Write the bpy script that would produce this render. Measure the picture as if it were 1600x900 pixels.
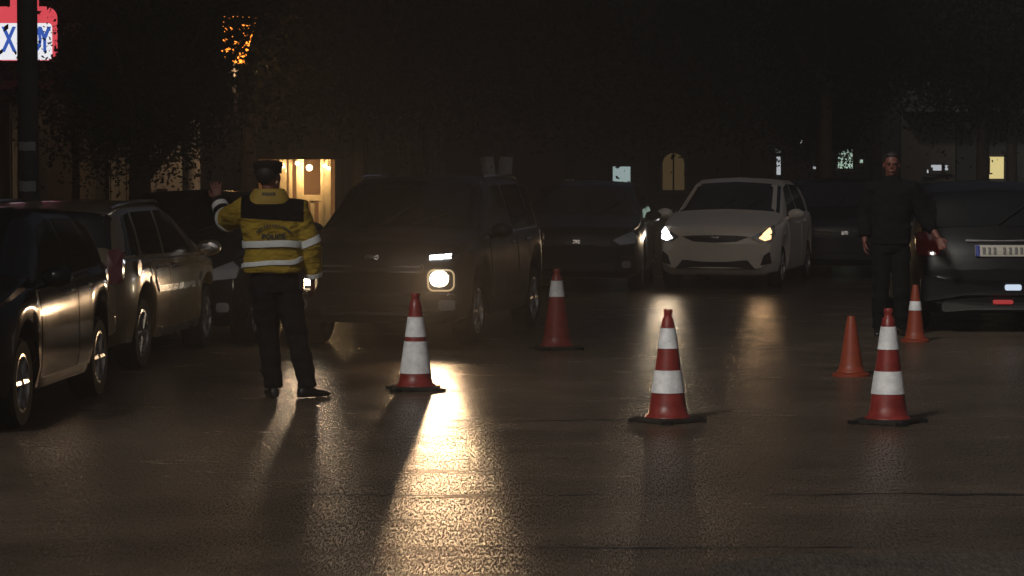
import bpy, bmesh, math, random
from mathutils import Vector, Matrix, noise as mnoise
R = math.radians
random.seed(7)
for o in list(bpy.data.objects): bpy.data.objects.remove(o)
scene = bpy.context.scene
COL = scene.collection

# ------------------------------------------------------------------ camera, sky, sun, exposure
CAM_H, FPX, HORIZON = 1.85, 4500.0, 240.0
cam_data = bpy.data.cameras.new('camera')
cam = bpy.data.objects.new('camera', cam_data); COL.objects.link(cam)
cam.location = (0, 0, CAM_H)
cam.rotation_euler = (R(90) - math.atan((450 - HORIZON) / FPX), 0, 0)
cam_data.sensor_width = 36.0
cam_data.lens = 36.0 * FPX / 1600.0
cam_data.clip_start = 0.1; cam_data.clip_end = 2000
scene.camera = cam

SUN_EL, SUN_AZ = R(36), R(28)          # the light comes from behind the camera and from the left
world = bpy.data.worlds.new('World'); scene.world = world; world.use_nodes = True
wn = world.node_tree
sky = wn.nodes.new('ShaderNodeTexSky'); sky.sky_type = 'NISHITA'; sky.sun_disc = False
sky.sun_elevation = SUN_EL; sky.sun_rotation = R(180) + SUN_AZ
bg = wn.nodes['Background']; bg.inputs['Strength'].default_value = 0.013
sky.dust_density = 7.0; sky.ozone_density = 0.3; sky.air_density = 0.7
wn.links.new(sky.outputs['Color'], bg.inputs['Color'])
sd = bpy.data.lights.new('sun', 'SUN'); sd.energy = 1.55; sd.angle = R(7); sd.color = (1.0, 0.96, 0.9)
sun = bpy.data.objects.new('sun', sd); COL.objects.link(sun)
sun_dir = Vector((math.sin(SUN_AZ) * math.cos(SUN_EL), math.cos(SUN_AZ) * math.cos(SUN_EL), -math.sin(SUN_EL)))
sun.rotation_euler = sun_dir.to_track_quat('-Z', 'Y').to_euler()
scene.view_settings.view_transform = 'Standard'; scene.view_settings.look = 'None'
scene.view_settings.exposure = 0.0; scene.view_settings.gamma = 1.0
scene.view_settings.use_curve_mapping = False

# ------------------------------------------------------------------ helpers
def W(px, py, d):
    """world point seen at a photograph pixel, d metres down the road"""
    return Vector(((px - 800) / FPX * d, d, CAM_H - (py - HORIZON) / FPX * d))
def G(px, py):
    d = CAM_H * FPX / (py - HORIZON)
    return Vector(((px - 800) / FPX * d, d, 0))
STREET = R(6.3)                          # the street runs a little to the right of the view
def S2(u, v):
    """street coordinates: u to the right of the left kerb, v down the street"""
    return Vector((-7.9 + math.tan(STREET) * v + u, v, 0))

MATS = {}
def mat(name, col, rough=0.6, metal=0.0, emit=None, strength=0.0, var=0.0, vscale=6.0, bump=0.0, bscale=60.0,
        coat=0.0, rvar=0.0, spec=0.5):
    if name in MATS: return MATS[name]
    m = bpy.data.materials.new(name); m.use_nodes = True
    nt = m.node_tree; p = nt.nodes['Principled BSDF']
    p.inputs['Base Color'].default_value = (*col, 1); p.inputs['Roughness'].default_value = rough
    p.inputs['Metallic'].default_value = metal; p.inputs['Specular IOR Level'].default_value = spec
    if coat: p.inputs['Coat Weight'].default_value = coat; p.inputs['Coat Roughness'].default_value = 0.06
    if emit: p.inputs['Emission Color'].default_value = (*emit, 1); p.inputs['Emission Strength'].default_value = strength
    tc = nt.nodes.new('ShaderNodeTexCoord')
    if var > 0 or rvar > 0:
        n = nt.nodes.new('ShaderNodeTexNoise'); n.inputs['Scale'].default_value = vscale; n.inputs['Detail'].default_value = 6
        n.inputs['Roughness'].default_value = 0.65
        nt.links.new(tc.outputs['Object'], n.inputs['Vector'])
        if var > 0:
            r = nt.nodes.new('ShaderNodeValToRGB')
            r.color_ramp.elements[0].position = 0.3; r.color_ramp.elements[1].position = 0.7
            r.color_ramp.elements[0].color = (*[c * (1 - var) for c in col], 1)
            r.color_ramp.elements[1].color = (*[min(1, c * (1 + var)) for c in col], 1)
            nt.links.new(n.outputs['Fac'], r.inputs['Fac']); nt.links.new(r.outputs['Color'], p.inputs['Base Color'])
        if rvar > 0:
            mr = nt.nodes.new('ShaderNodeMapRange')
            mr.inputs['From Min'].default_value = 0.3; mr.inputs['From Max'].default_value = 0.7
            mr.inputs['To Min'].default_value = max(0.02, rough - rvar); mr.inputs['To Max'].default_value = min(1, rough + rvar)
            nt.links.new(n.outputs['Fac'], mr.inputs['Value']); nt.links.new(mr.outputs['Result'], p.inputs['Roughness'])
    if bump > 0:
        n2 = nt.nodes.new('ShaderNodeTexNoise'); n2.inputs['Scale'].default_value = bscale; n2.inputs['Detail'].default_value = 4
        nt.links.new(tc.outputs['Object'], n2.inputs['Vector'])
        b = nt.nodes.new('ShaderNodeBump'); b.inputs['Strength'].default_value = bump; b.inputs['Distance'].default_value = 0.01
        nt.links.new(n2.outputs['Fac'], b.inputs['Height']); nt.links.new(b.outputs['Normal'], p.inputs['Normal'])
    MATS[name] = m
    return m

def asphalt_mat(name, base, rough0, rough1, wave):
    m = bpy.data.materials.new(name); m.use_nodes = True
    nt = m.node_tree; p = nt.nodes['Principled BSDF']; L = nt.links
    tc = nt.nodes.new('ShaderNodeTexCoord')
    def noise(scale, detail=4, mp=None, ro=0.6):
        n = nt.nodes.new('ShaderNodeTexNoise'); n.inputs['Scale'].default_value = scale
        n.inputs['Detail'].default_value = detail; n.inputs['Roughness'].default_value = ro
        if mp:
            k = nt.nodes.new('ShaderNodeMapping'); k.inputs['Scale'].default_value = mp
            k.inputs['Rotation'].default_value = (0, 0, R(-2)); L.new(tc.outputs['Object'], k.inputs['Vector']); L.new(k.outputs['Vector'], n.inputs['Vector'])
        else: L.new(tc.outputs['Object'], n.inputs['Vector'])
        return n
    big = noise(0.55, 6); streak = noise(1.3, 8, (0.6, 1.0, 1), 0.72); grain = noise(105, 4, (1.0, 0.11, 1), .75); wavy = noise(1.0, 6, (1.1, 2.2, 1), 0.7)
    mx = nt.nodes.new('ShaderNodeMath'); mx.operation = 'ADD'; L.new(big.outputs['Fac'], mx.inputs[0]); L.new(streak.outputs['Fac'], mx.inputs[1])
    mh = nt.nodes.new('ShaderNodeMath'); mh.operation = 'MULTIPLY'; mh.inputs[1].default_value = 0.5; L.new(mx.outputs[0], mh.inputs[0])
    r = nt.nodes.new('ShaderNodeValToRGB'); r.color_ramp.elements[0].position = 0.36; r.color_ramp.elements[1].position = 0.66
    r.color_ramp.elements[0].color = (*[c * 0.62 for c in base], 1); r.color_ramp.elements[1].color = (*[c * 1.4 for c in base], 1)
    L.new(mh.outputs[0], r.inputs['Fac'])
    gm = nt.nodes.new('ShaderNodeMix'); gm.data_type = 'RGBA'; gm.blend_type = 'MULTIPLY'; gm.inputs[0].default_value = 0.5
    gr = nt.nodes.new('ShaderNodeValToRGB'); gr.color_ramp.elements[0].position = 0.35; gr.color_ramp.elements[1].position = 0.65
    gr.color_ramp.elements[0].color = (0.25, 0.25, 0.25, 1); gr.color_ramp.elements[1].color = (1.8, 1.72, 1.65, 1)
    L.new(grain.outputs['Fac'], gr.inputs['Fac']); L.new(r.outputs['Color'], gm.inputs[6]); L.new(gr.outputs['Color'], gm.inputs[7])
    L.new(gm.outputs[2], p.inputs['Base Color'])
    mr = nt.nodes.new('ShaderNodeMapRange'); mr.inputs['From Min'].default_value = 0.35; mr.inputs['From Max'].default_value = 0.65
    mr.inputs['To Min'].default_value = rough0; mr.inputs['To Max'].default_value = rough1
    L.new(streak.outputs['Fac'], mr.inputs['Value']); L.new(mr.outputs['Result'], p.inputs['Roughness'])
    b1 = nt.nodes.new('ShaderNodeBump'); b1.inputs['Strength'].default_value = 0.36; b1.inputs['Distance'].default_value = 0.006
    L.new(grain.outputs['Fac'], b1.inputs['Height'])
    b2 = nt.nodes.new('ShaderNodeBump'); b2.inputs['Strength'].default_value = wave; b2.inputs['Distance'].default_value = 0.03
    L.new(wavy.outputs['Fac'], b2.inputs['Height']); L.new(b1.outputs['Normal'], b2.inputs['Normal'])
    L.new(b2.outputs['Normal'], p.inputs['Normal'])
    # wet stones glint, the pores between them do not
    gs = nt.nodes.new('ShaderNodeMapRange'); gs.inputs['From Min'].default_value = 0.47; gs.inputs['From Max'].default_value = 0.64
    gs.inputs['To Min'].default_value = 0.0; gs.inputs['To Max'].default_value = 0.17
    L.new(grain.outputs['Fac'], gs.inputs['Value']); L.new(gs.outputs['Result'], p.inputs['Specular IOR Level'])
    MATS[name] = m
    return m

def link(name, me, m=None, parent=None, smooth=False, sharp=None):
    o = bpy.data.objects.new(name, me); COL.objects.link(o)
    if m is not None and not me.materials: me.materials.append(m)
    if smooth:
        me.polygons.foreach_set('use_smooth', [True] * len(me.polygons))
        if sharp is not None: me.set_sharp_from_angle(angle=R(sharp))
    if parent is not None: o.parent = parent
    return o
def mesh(name, verts, faces):
    me = bpy.data.meshes.new(name); me.from_pydata([tuple(v) for v in verts], [], faces); me.update()
    return me
def tag(o, label, cat=None, group=None, kind=None):
    if label: o['label'] = label
    if cat: o['category'] = cat
    if group: o['group'] = group
    if kind: o['kind'] = kind
    return o
def thing(name, label, cat, loc=(0, 0, 0), rz=0.0, group=None):
    o = bpy.data.objects.new(name, None); COL.objects.link(o); o.empty_display_size = 0.2
    o.location = loc; o.rotation_euler = (0, 0, rz)
    return tag(o, label, cat, group)
def copy_tree(o, parent=None):
    c = o.copy(); COL.objects.link(c); c.parent = parent
    for ch in o.children: copy_tree(ch, c)
    return c

class MB:
    """collects vertices and faces for one mesh"""
    def __init__(s): s.v = []; s.f = []
    def add(s, verts, faces):
        k = len(s.v); s.v += [Vector(v) for v in verts]; s.f += [tuple(i + k for i in f) for f in faces]; return s
    def box(s, c, d, rz=0.0, taper=1.0):
        c = Vector(c); hx, hy, hz = d[0] / 2, d[1] / 2, d[2] / 2; M = Matrix.Rotation(rz, 3, 'Z')
        vs = []
        for z, k in ((-hz, 1), (hz, taper)):
            for x, y in ((-hx, -hy), (hx, -hy), (hx, hy), (-hx, hy)): vs.append(c + M @ Vector((x * k, y * k, z)))
        return s.add(vs, [(3, 2, 1, 0), (4, 5, 6, 7), (0, 1, 5, 4), (1, 2, 6, 5), (2, 3, 7, 6), (3, 0, 4, 7)])
    def loft(s, rings, closed=True, caps=True):
        n = len(rings[0]); vs = [p for r in rings for p in r]; fs = []
        for i in range(len(rings) - 1):
            for j in range(n if closed else n - 1):
                a = i * n + j; b = i * n + (j + 1) % n
                fs.append((a, b, b + n, a + n))
        if caps and closed:
            fs.append(tuple(range(n - 1, -1, -1))); k = (len(rings) - 1) * n; fs.append(tuple(range(k, k + n)))
        return s.add(vs, fs)
    def tube(s, pts, rad, n=10, flat=1.0, caps=True):
        pts = [Vector(p) for p in pts]
        if not hasattr(rad, '__len__'): rad = [rad] * len(pts)
        rings = []; prev = None
        for i, p in enumerate(pts):
            t = (pts[min(i + 1, len(pts) - 1)] - pts[max(i - 1, 0)]).normalized()
            if prev is None: u = t.orthogonal().normalized()
            else:
                u = prev - t * prev.dot(t); u.normalize()
            prev = u; w = t.cross(u)
            rings.append([p + (u * math.cos(a) + w * math.sin(a) * flat) * rad[i] for a in [2 * math.pi * k / n for k in range(n)]])
        return s.loft(rings, True, caps)
    def lathe(s, prof, n=24, axis='Z', c=(0, 0, 0), closed=False):
        c = Vector(c); rings = []
        for r, h in prof:
            ring = []
            for k in range(n):
                a = 2 * math.pi * k / n; x, y = r * math.cos(a), r * math.sin(a)
                ring.append(c + (Vector((x, y, h)) if axis == 'Z' else Vector((x, h, y)) if axis == 'Y' else Vector((h, x, y))))
            rings.append(ring)
        if closed: rings.append(rings[0])
        return s.loft(rings, True, not closed)
    def ball(s, c, r, n=14, m=9):
        c = Vector(c); r = Vector(r) if hasattr(r, '__len__') else Vector((r, r, r)); rings = []
        for i in range(m):
            t = math.pi * (i + 0.02) / (m - 1 + 0.04) if 0 < i < m - 1 else (0.03 if i == 0 else math.pi - 0.03)
            rings.append([c + Vector((r.x * math.sin(t) * math.cos(a), r.y * math.sin(t) * math.sin(a), -r.z * math.cos(t))) for a in [2 * math.pi * k / n for k in range(n)]])
        return s.loft(rings)
    def build(s, name, m, parent=None, smooth=False, sharp=40, fix=True):
        me = mesh(name, s.v, s.f)
        if fix:
            b = bmesh.new(); b.from_mesh(me); bmesh.ops.recalc_face_normals(b, faces=b.faces); b.to_mesh(me); b.free()
        return link(name, me, m, parent, smooth, sharp)

def remeshed(mb, name, m, parent, voxel, smooth=6, factor=0.5, fold=0.0):
    """one continuous skin round everything in mb"""
    o = mb.build(name + '_raw', None)
    a = o.modifiers.new('r', 'REMESH'); a.mode = 'VOXEL'; a.voxel_size = voxel
    b = o.modifiers.new('s', 'SMOOTH'); b.factor = factor; b.iterations = smooth
    dg = bpy.context.evaluated_depsgraph_get(); dg.update()
    me = bpy.data.meshes.new_from_object(o.evaluated_get(dg))
    bpy.data.objects.remove(o); me.name = name; me.materials.clear()
    if fold:
        nn = [v.normal.copy() for v in me.vertices]
        for v, n in zip(me.vertices, nn):
            c = v.co
            a = mnoise.noise(Vector((c.x * 7 + 3, c.y * 7, c.z * 15 + 4 * c.x)))
            b = 1 - abs(mnoise.noise(Vector((c.x * 5, c.y * 5 + 9, c.z * 11 - 6 * c.x)))) * 2
            v.co = c + n * (fold * a + fold * .8 * max(0, b) ** 2)
    return link(name, me, m, parent, True)

def bevelled(mb, w=0.02, seg=2):
    me = mesh('tmp', mb.v, mb.f); b = bmesh.new(); b.from_mesh(me)
    bmesh.ops.recalc_face_normals(b, faces=b.faces)
    bmesh.ops.bevel(b, geom=list(b.edges), offset=w, segments=seg, profile=0.5, affect='EDGES', clamp_overlap=True)
    r = MB(); b.verts.ensure_lookup_table(); b.verts.index_update()
    r.add([v.co.copy() for v in b.verts], [tuple(v.index for v in f.verts) for f in b.faces]); b.free(); bpy.data.meshes.remove(me)
    return r

def text_mesh(name, s, size, m, parent, M, extrude=0.002, align='CENTER', bold=0.0):
    cu = bpy.data.curves.new('t', 'FONT'); cu.body = s; cu.size = size; cu.align_x = align; cu.align_y = 'CENTER'; cu.extrude = extrude; cu.offset = bold
    cu.resolution_u = 3
    t = bpy.data.objects.new('t', cu); COL.objects.link(t)
    dg = bpy.context.evaluated_depsgraph_get(); dg.update()
    me = bpy.data.meshes.new_from_object(t.evaluated_get(dg)); bpy.data.objects.remove(t); bpy.data.curves.remove(cu)
    me.materials.clear(); me.transform(M)
    return link(name, me, m, parent)

# ------------------------------------------------------------------ materials
ASPHALT = asphalt_mat('asphalt', (0.1, 0.077, 0.057), 0.18, 0.29, 0.10)
PATCH = asphalt_mat('asphalt_patch', (0.092, 0.082, 0.068), 0.5, 0.75, 0.2)
TAR_SHADE = mat('tar_and_shade', (0.03, 0.026, 0.022), 0.5, bump=0.4, bscale=40)  # real seams, and the dark lines painted for ridge shade
PAVING = mat('paving', (0.14, 0.13, 0.12), 0.8, var=0.3, vscale=2, bump=0.3)
KERB = mat('kerb_stone', (0.2, 0.19, 0.18), 0.8, var=0.25, bump=0.3)
RUBBER = mat('rubber', (0.011, 0.011, 0.0115), 0.85, spec=.15, var=0.3, bump=0.2, bscale=90)
RIM = mat('rim_alloy', (0.42, 0.41, 0.4), 0.25, 0.9, rvar=0.1)
RIM_DARK = mat('rim_dark', (0.12, 0.12, 0.12), 0.3, 0.8)
CHROME = mat('chrome', (0.75, 0.74, 0.72), 0.12, 1.0)
GLASS = mat('car_glass', (0.006, 0.007, 0.008), 0.04, spec=0.6)
TRIM = mat('black_trim', (0.012, 0.012, 0.012), 0.45)
GRILLE = mat('grille_black', (0.008, 0.008, 0.008), 0.35)
LENS = mat('clear_lens', (0.35, 0.36, 0.38), 0.08, 0.4, coat=0.5)
REDLENS = mat('red_lens', (0.22, 0.008, 0.008), 0.12, coat=0.6)
AMBER = mat('amber_lens', (0.5, 0.16, 0.02), 0.15, coat=0.5)
DARK = mat('dark_metal', (0.03, 0.03, 0.032), 0.45, 0.3, var=0.2)

# ------------------------------------------------------------------ ground, road, pavement
def sheet(name, pts, z, m, kind='structure'):
    o = link(name, mesh(name, [(p[0], p[1], z) for p in pts], [tuple(range(len(pts)))]), m)
    o['kind'] = kind; return o
sheet('road', [(-250, -100), (250, -100), (250, 450), (-250, 450)], 0.0, ASPHALT)
def strip(name, y0, x0, x1, w, z, m, jitter, parent=None):
    random.seed(int(y0 * 100)); a = []; b = []
    n = int((x1 - x0) / 0.12)
    off = 0.0
    for i in range(n + 1):
        x = x0 + (x1 - x0) * i / n; off = off * 0.9 + random.uniform(-1, 1) * jitter
        ww = w * max(0.02, random.uniform(0.2, 1.0) * (0.55 + 0.6 * math.sin(x * 1.9 + y0) + 0.3 * math.sin(x * 5.3)))
        a.append((x, y0 + off - ww / 2 + x * 0.012, z)); b.append((x, y0 + off + ww / 2 + x * 0.012, z))
    k = len(a); o = link(name, mesh(name, a + b, [(i, i + 1, k + i + 1, k + i) for i in range(k - 1)]), m, parent)
    o['kind'] = 'structure'; return o
strip('seam_and_ridge_shade', 15.55, -1.2, 9.0, 0.075, 0.004, TAR_SHADE, 0.03)
strip('seam_and_ridge_shade', 13.47, -1.3, 9.0, 0.06, 0.004, TAR_SHADE, 0.025)
strip('seam_and_ridge_shade', 14.4, -3.0, -0.3, 0.05, 0.004, TAR_SHADE, 0.04)
strip('seam_and_ridge_shade', 17.4, -0.6, 0.35, 0.09, 0.004, TAR_SHADE, 0.03)  # short strips from here on paint the shade of ridges in the asphalt
strip('seam_and_ridge_shade', 18.3, -0.7, 0.2, 0.07, 0.004, TAR_SHADE, 0.03)
strip('seam_and_ridge_shade', 17.0, -0.5, 0.1, 0.05, 0.004, TAR_SHADE, 0.03)
strip('seam_and_ridge_shade', 19.9, -0.5, 0.9, 0.10, 0.004, TAR_SHADE, 0.03)
o = link('asphalt_patch', mesh('asphalt_patch', [(0.7, 11.5, 0.004), (4.5, 11.5, 0.004), (4.5, 13.32, 0.004), (2.2, 13.28, 0.004), (1.3, 13.22, 0.004), (0.9, 12.9, 0.004)], [(0, 1, 2, 3, 4, 5)]), PATCH)
o['kind'] = 'structure'
# left pavement along the street, raised on a kerb
V0, V1 = 8.0, 79.0
pv = MB()
a0, a1 = S2(-2.6, V0), S2(-2.6, V1); b0, b1 = S2(-0.16, V0), S2(-0.16, V1)
pv.add([(a0.x, a0.y, 0), (b0.x, b0.y, 0), (b1.x, b1.y, 0), (a1.x, a1.y, 0), (a0.x, a0.y, .13), (b0.x, b0.y, .13), (b1.x, b1.y, .13), (a1.x, a1.y, .13)],
       [(4, 5, 6, 7), (0, 1, 5, 4), (1, 2, 6, 5), (2, 3, 7, 6), (3, 0, 4, 7)])
pav = pv.build('pavement', PAVING); pav['kind'] = 'structure'
ks = bevelled(MB().box((0, 0, 0.07), (0.155, 0.985, 0.14)), 0.012, 1)
kme = mesh('kerbstone', ks.v, ks.f)
for i in range(70):
    p = S2(-0.08, V0 + 0.5 + i)
    k = link('kerbstone', kme, KERB, pav); k.location = (p.x, p.y, 0.0); k.rotation_euler = (0, 0, -STREET)

# ------------------------------------------------------------------ buildings
STUCCO = mat('stucco', (0.09, 0.08, 0.07), 0.85, var=0.2, vscale=0.8, bump=0.25, bscale=30)
STUCCO_D = mat('stucco_dark', (0.04, 0.036, 0.032), 0.85, var=0.25, vscale=0.7, bump=0.25, bscale=30)
STUCCO_P = mat('stucco_pale', (0.09, 0.078, 0.062), 0.85, var=0.15, vscale=0.9, bump=0.2, bscale=30)
PALE = mat('pale_render', (0.78, 0.77, 0.72), 0.7, var=0.12, vscale=2)
PANE = mat('window_pane', (0.01, 0.011, 0.013), 0.08)
FRAME = mat('window_frame', (0.07, 0.06, 0.05), 0.55)
SHUT = mat('shutter_brown', (0.07, 0.05, 0.035), 0.6)
SLAB = mat('balcony_slab', (0.10, 0.095, 0.085), 0.8, var=0.15)
RAILM = mat('railing', (0.03, 0.03, 0.03), 0.4, 0.6)
def lit(name, col, s): return mat(name, (0.02, 0.02, 0.02), 0.4, emit=col, strength=s)
LIT_COOL = lit('lit_cool', (0.62, 0.8, 0.78), 0.55)
LIT_WARM = lit('lit_dim_warm', (0.55, 0.36, 0.16), 0.11)
LIT_YEL = lit('lit_yellow', (1.0, 0.82, 0.35), 0.9)
LIT_GRN = lit('lit_green', (0.62, 0.85, 0.68), 0.8)
LIT_WHT = lit('lit_white', (0.9, 0.95, 1.0), 0.6)

def window(b, u, z, w, h, y, glass=PANE, mull=True, arch=False):
    """frame on a wall facing -Y at local y, with its pane"""
    f = MB(); t = 0.07
    for dx in (-w / 2 - t / 2, w / 2 + t / 2): f.box((u + dx, y - 0.035, z), (t, 0.07, h))
    for dz in (-h / 2 - t / 2, h / 2 + t / 2): f.box((u, y - 0.036, z + dz), (w + 2 * t, 0.075, t))
    if mull: f.box((u, y - 0.03, z), (0.045, 0.055, h))
    fr = f.build('window', FRAME, b)
    pm = MB()
    if arch:
        pts = [(u - w / 2, y - .012, z - h / 2), (u + w / 2, y - .012, z - h / 2)] + [(u + w / 2 * math.cos(a), y - .012, z + h / 2 - w / 2 + w / 2 * math.sin(a)) for a in [math.pi * k / 10 for k in range(11)]]
        pm.add(pts, [tuple(range(len(pts)))])
    else: pm.box((u, y - 0.012, z), (w, 0.012, h))
    pm.build('pane', glass, fr)
    MB().box((u, y - 0.07, z - h / 2 - t - 0.02), (w + 0.26, 0.14, 0.04)).build('sill', SLAB, fr)
    return fr
def balcony(b, u, z, w, y):
    s = MB().box((u, y - 0.55, z), (w, 1.1, 0.14)).build('balcony', SLAB, b)
    r = MB(); r.box((u, y - 1.06, z + 1.0), (w, 0.05, 0.05)); r.box((u, y - 1.06, z + 0.15), (w, 0.03, 0.03))
    for k in range(int(w / 0.16) + 1): r.box((u - w / 2 + 0.02 + k * 0.16 * (w - 0.04) / (int(w / 0.16) * 0.16), y - 1.06, z + 0.55), (0.018, 0.018, 0.9))
    r.build('railing', RAILM, s)
def block(name, label, loc, rz, w, dep, h, m, storeys, skip_ground=False, balc=True, wins=()):
    b = thing(name, label, 'building', loc, rz)
    MB().box((0, dep / 2, h / 2), (w, dep, h)).build('wall', m, b)
    MB().box((0, dep / 2 - 0.06, h + 0.12), (w + 0.3, dep + 0.3, 0.24)).build('cornice', SLAB, b)
    fh = h / storeys
    n = max(2, int(w / 3.4))
    for s in range(1, storeys):
        for k in range(n):
            u = -w / 2 + (k + 0.5) * w / n
            window(b, u, s * fh + 1.5, 1.2, 1.5, 0.0)
            if balc and k % 2 == 0: balcony(b, u, s * fh + 0.1, min(2.9, w / n - 0.2), 0.0)
    return b
# left row: two apartment blocks along the pavement, height and unseen near end set to shade the street
def left_block(name, label, v0, v1, h, m, storeys):
    p0, p1 = S2(-2.62, v0), S2(-2.62, v1); c = (p0 + p1) / 2; w = (p1 - p0).length
    return block(name, label, (c.x, c.y, 0), R(90) - STREET, w, 12, h, m, storeys), w
LB1, w1 = left_block('apartment_building', 'dark grey apartment block on the left behind the lit blade sign', 7.8, 40.0, 30.0, STUCCO_D, 9)
LB2, w2 = left_block('apartment_building', 'dark apartment block behind the lit cafe booth and officer', 40.4, 78.0, 30.0, STUCCO, 9)
for b, w in ((LB1, w1), (LB2, w2)):
    for k in range(int(w / 4.5)):
        u = -w / 2 + (k + 0.5) * w / int(w / 4.5)
        d = MB().box((u, -0.03, 1.3), (1.9, 0.06, 2.35)).build('door', SHUT, b)
        DPANE = mat('door_pane', (.012, .012, .013), .45)
        for sgn in (-1, 1): MB().box((u + sgn * 0.47, -0.065, 1.45), (0.8, 0.012, 1.7)).build('pane', DPANE, d)
        MB().box((u, -0.35, 2.72), (2.4, 0.7, 0.1)).build('canopy', SLAB, b)
# far end of the street, facing the camera
def far_block(name, label, px0, px1, d, h, m, storeys=3):
    x0, x1 = (px0 - 800) / FPX * d, (px1 - 800) / FPX * d
    b = thing(name, label, 'building', ((x0 + x1) / 2, d, 0), 0)
    w = x1 - x0
    MB().box((0, 5, h / 2), (w, 10, h)).build('wall', m, b)
    MB().box((0, 4.95, h + 0.12), (w + 0.2, 10.2, 0.24)).build('cornice', SLAB, b)
    fh = h / storeys; n = max(1, int(w / 2.4))
    for s in range(1, storeys):
        for k in range(n):
            window(b, -w / 2 + (k + .5) * w / n, s * fh + 1.6, 1.0, 1.4, 0.0)
            if k % 2 == 0: balcony(b, -w / 2 + (k + .5) * w / n, s * fh + 0.1, min(2.2, w / n), 0.0)
    return b, (x0 + x1) / 2
FD = 82.0
def fpos(px, py, cx): p = W(px, py, FD); return p.x - cx, p.z
FB1, c1 = far_block('town_house', 'dark town house at the street end with the pale lit window', 690, 1170, FD, 9.5, STUCCO_D)
u, z = fpos(971, 280, c1); window(FB1, u, z, 0.5, 0.72, 0, LIT_COOL, mull=False)
u, z = fpos(1052, 268, c1); window(FB1, u, z, 0.62, 1.05, 0, LIT_WARM, arch=True)
u, z = fpos(915, 300, c1); window(FB1, u, z, 0.35, 0.8, 0, PANE, mull=False)
FB2, c2 = far_block('town_house', 'dark town house behind the white car and the small green-lit window', 1172, 1405, FD, 11.0, STUCCO_D, 4)
u, z = fpos(1216, 258, c2); window(FB2, u, z, 0.12, 0.55, 0, LIT_WHT, mull=False)
u, z = fpos(1320, 248, c2); window(FB2, u, z, 0.42, 0.55, 0, LIT_GRN, mull=False)
FB3, c3 = far_block('town_house', 'brownish house wall showing between dark crowns at upper right', 1407, 1492, FD, 9.0, STUCCO_P, 3)
u, z = fpos(1462, 262, c3); window(FB3, u, z, 0.3, 0.16, 0, LIT_WHT, mull=False)
FB4, c4 = far_block('town_house', 'dark house at right edge with the small yellow lit window', 1494, 1900, FD, 12.0, STUCCO_D, 4)
u, z = fpos(1556, 262, c4); window(FB4, u, z, 0.42, 0.62, 0, LIT_YEL, mull=False)

u, z = fpos(1250, 222, c2); window(FB2, u, z, 0.09, 0.1, 0, LIT_WHT, mull=False)
u, z = fpos(1288, 236, c2); window(FB2, u, z, 0.12, 0.3, 0, lit('lit_dim_grey', (.6, .7, .65), .12), mull=False)
u, z = fpos(1215, 236, c2); window(FB2, u, z, 0.16, 0.1, 0, lit('lit_dim_grey', (.6, .7, .65), .12), mull=False)
u, z = fpos(1450, 268, c3); window(FB3, u, z, 0.1, 0.1, 0, LIT_WHT, mull=False)
u, z = fpos(1538, 258, c4); window(FB4, u, z, 0.14, 0.3, 0, lit('lit_dim_grey', (.6, .7, .65), .12), mull=False)
u, z = fpos(1272, 262, c2); window(FB2, u, z, 0.08, 0.08, 0, LIT_WHT, mull=False)
u, z = fpos(1345, 252, c2); window(FB2, u, z, 0.09, 0.09, 0, LIT_GRN, mull=False)
u, z = fpos(1478, 262, c3); window(FB3, u, z, 0.09, 0.14, 0, LIT_WHT, mull=False)
u, z = fpos(1590, 88, c4); window(FB4, u, z, 0.5, 0.06, 0, LIT_WHT, mull=False)

# pale porch at the left row
p = W(222, 370, 41); 
porch = thing('porch', 'pale porch with round column beyond the parked estate car', 'porch', (-4.98, 41.0, 0.0), 0)
MB().box((-0.1, 0.12, 1.25), (0.72, 0.24, 2.5)).build('side_wall', PALE, porch)
MB().box((0.0, -0.012, 1.15), (0.16, 0.03, 0.4)).build('letter_box', TRIM, porch)
MB().box((-0.16, -0.006, 0.66), (0.42, 0.02, 1.02)).build('panel', STUCCO_P, porch)
MB().lathe([(0.13, 0.0), (0.13, 0.12), (0.095, 0.16), (0.085, 1.3), (0.08, 2.3), (0.12, 2.36), (0.12, 2.5)], 20, c=(0.46, 0.0, 0.0)).build('column', PALE, porch, True)
MB().box((0.05, 0.2, 2.58), (1.3, 1.0, 0.16)).build('roof', SLAB, porch)

# lit cafe booth on the pavement
CREAM = mat('cream_wood', (0.62, 0.5, 0.3), 0.55, var=0.12, vscale=8)
REDCURT = mat('red_curtain', (0.3, 0.03, 0.02), 0.8)
BULB = lit('warm_bulb', (1.0, 0.72, 0.38), 14.0)
DARKWOOD = mat('dark_wood', (0.035, 0.022, 0.015), 0.6, var=0.3, vscale=10)
booth = thing('cafe_booth', 'warmly lit wooden cafe booth with hanging bulbs behind the officer', 'booth', W(478, 240, 45).xy.to_3d(), 0)
MB().box((-0.23, 0.55, 0.35), (1.24, 1.1, 0.7)).build('base', DARKWOOD, booth)
MB().box((-0.23, 1.08, 1.23), (1.24, 0.06, 1.06)).build('back_wall', mat('brown_board', (.16, .09, .045), .7, var=.2, vscale=5), booth)
MB().box((-0.23, 0.45, 1.83), (1.5, 1.5, 0.14)).build('roof', DARKWOOD, booth)
for x, w in ((-0.36, 0.10), (-0.24, 0.05), (-0.09, 0.11), (0.26, 0.06), (0.335, 0.11), (-0.8, 0.1)):
    MB().box((x, 0.04, 1.23), (w, 0.08, 1.06)).build('post', CREAM, booth)
MB().box((0.09, 0.05, 1.16), (0.30, 0.06, 0.09)).build('rail', CREAM, booth)
MB().box((0.10, 0.06, 0.9), (0.06, 0.05, 0.44)).build('mullion', CREAM, booth)
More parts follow.
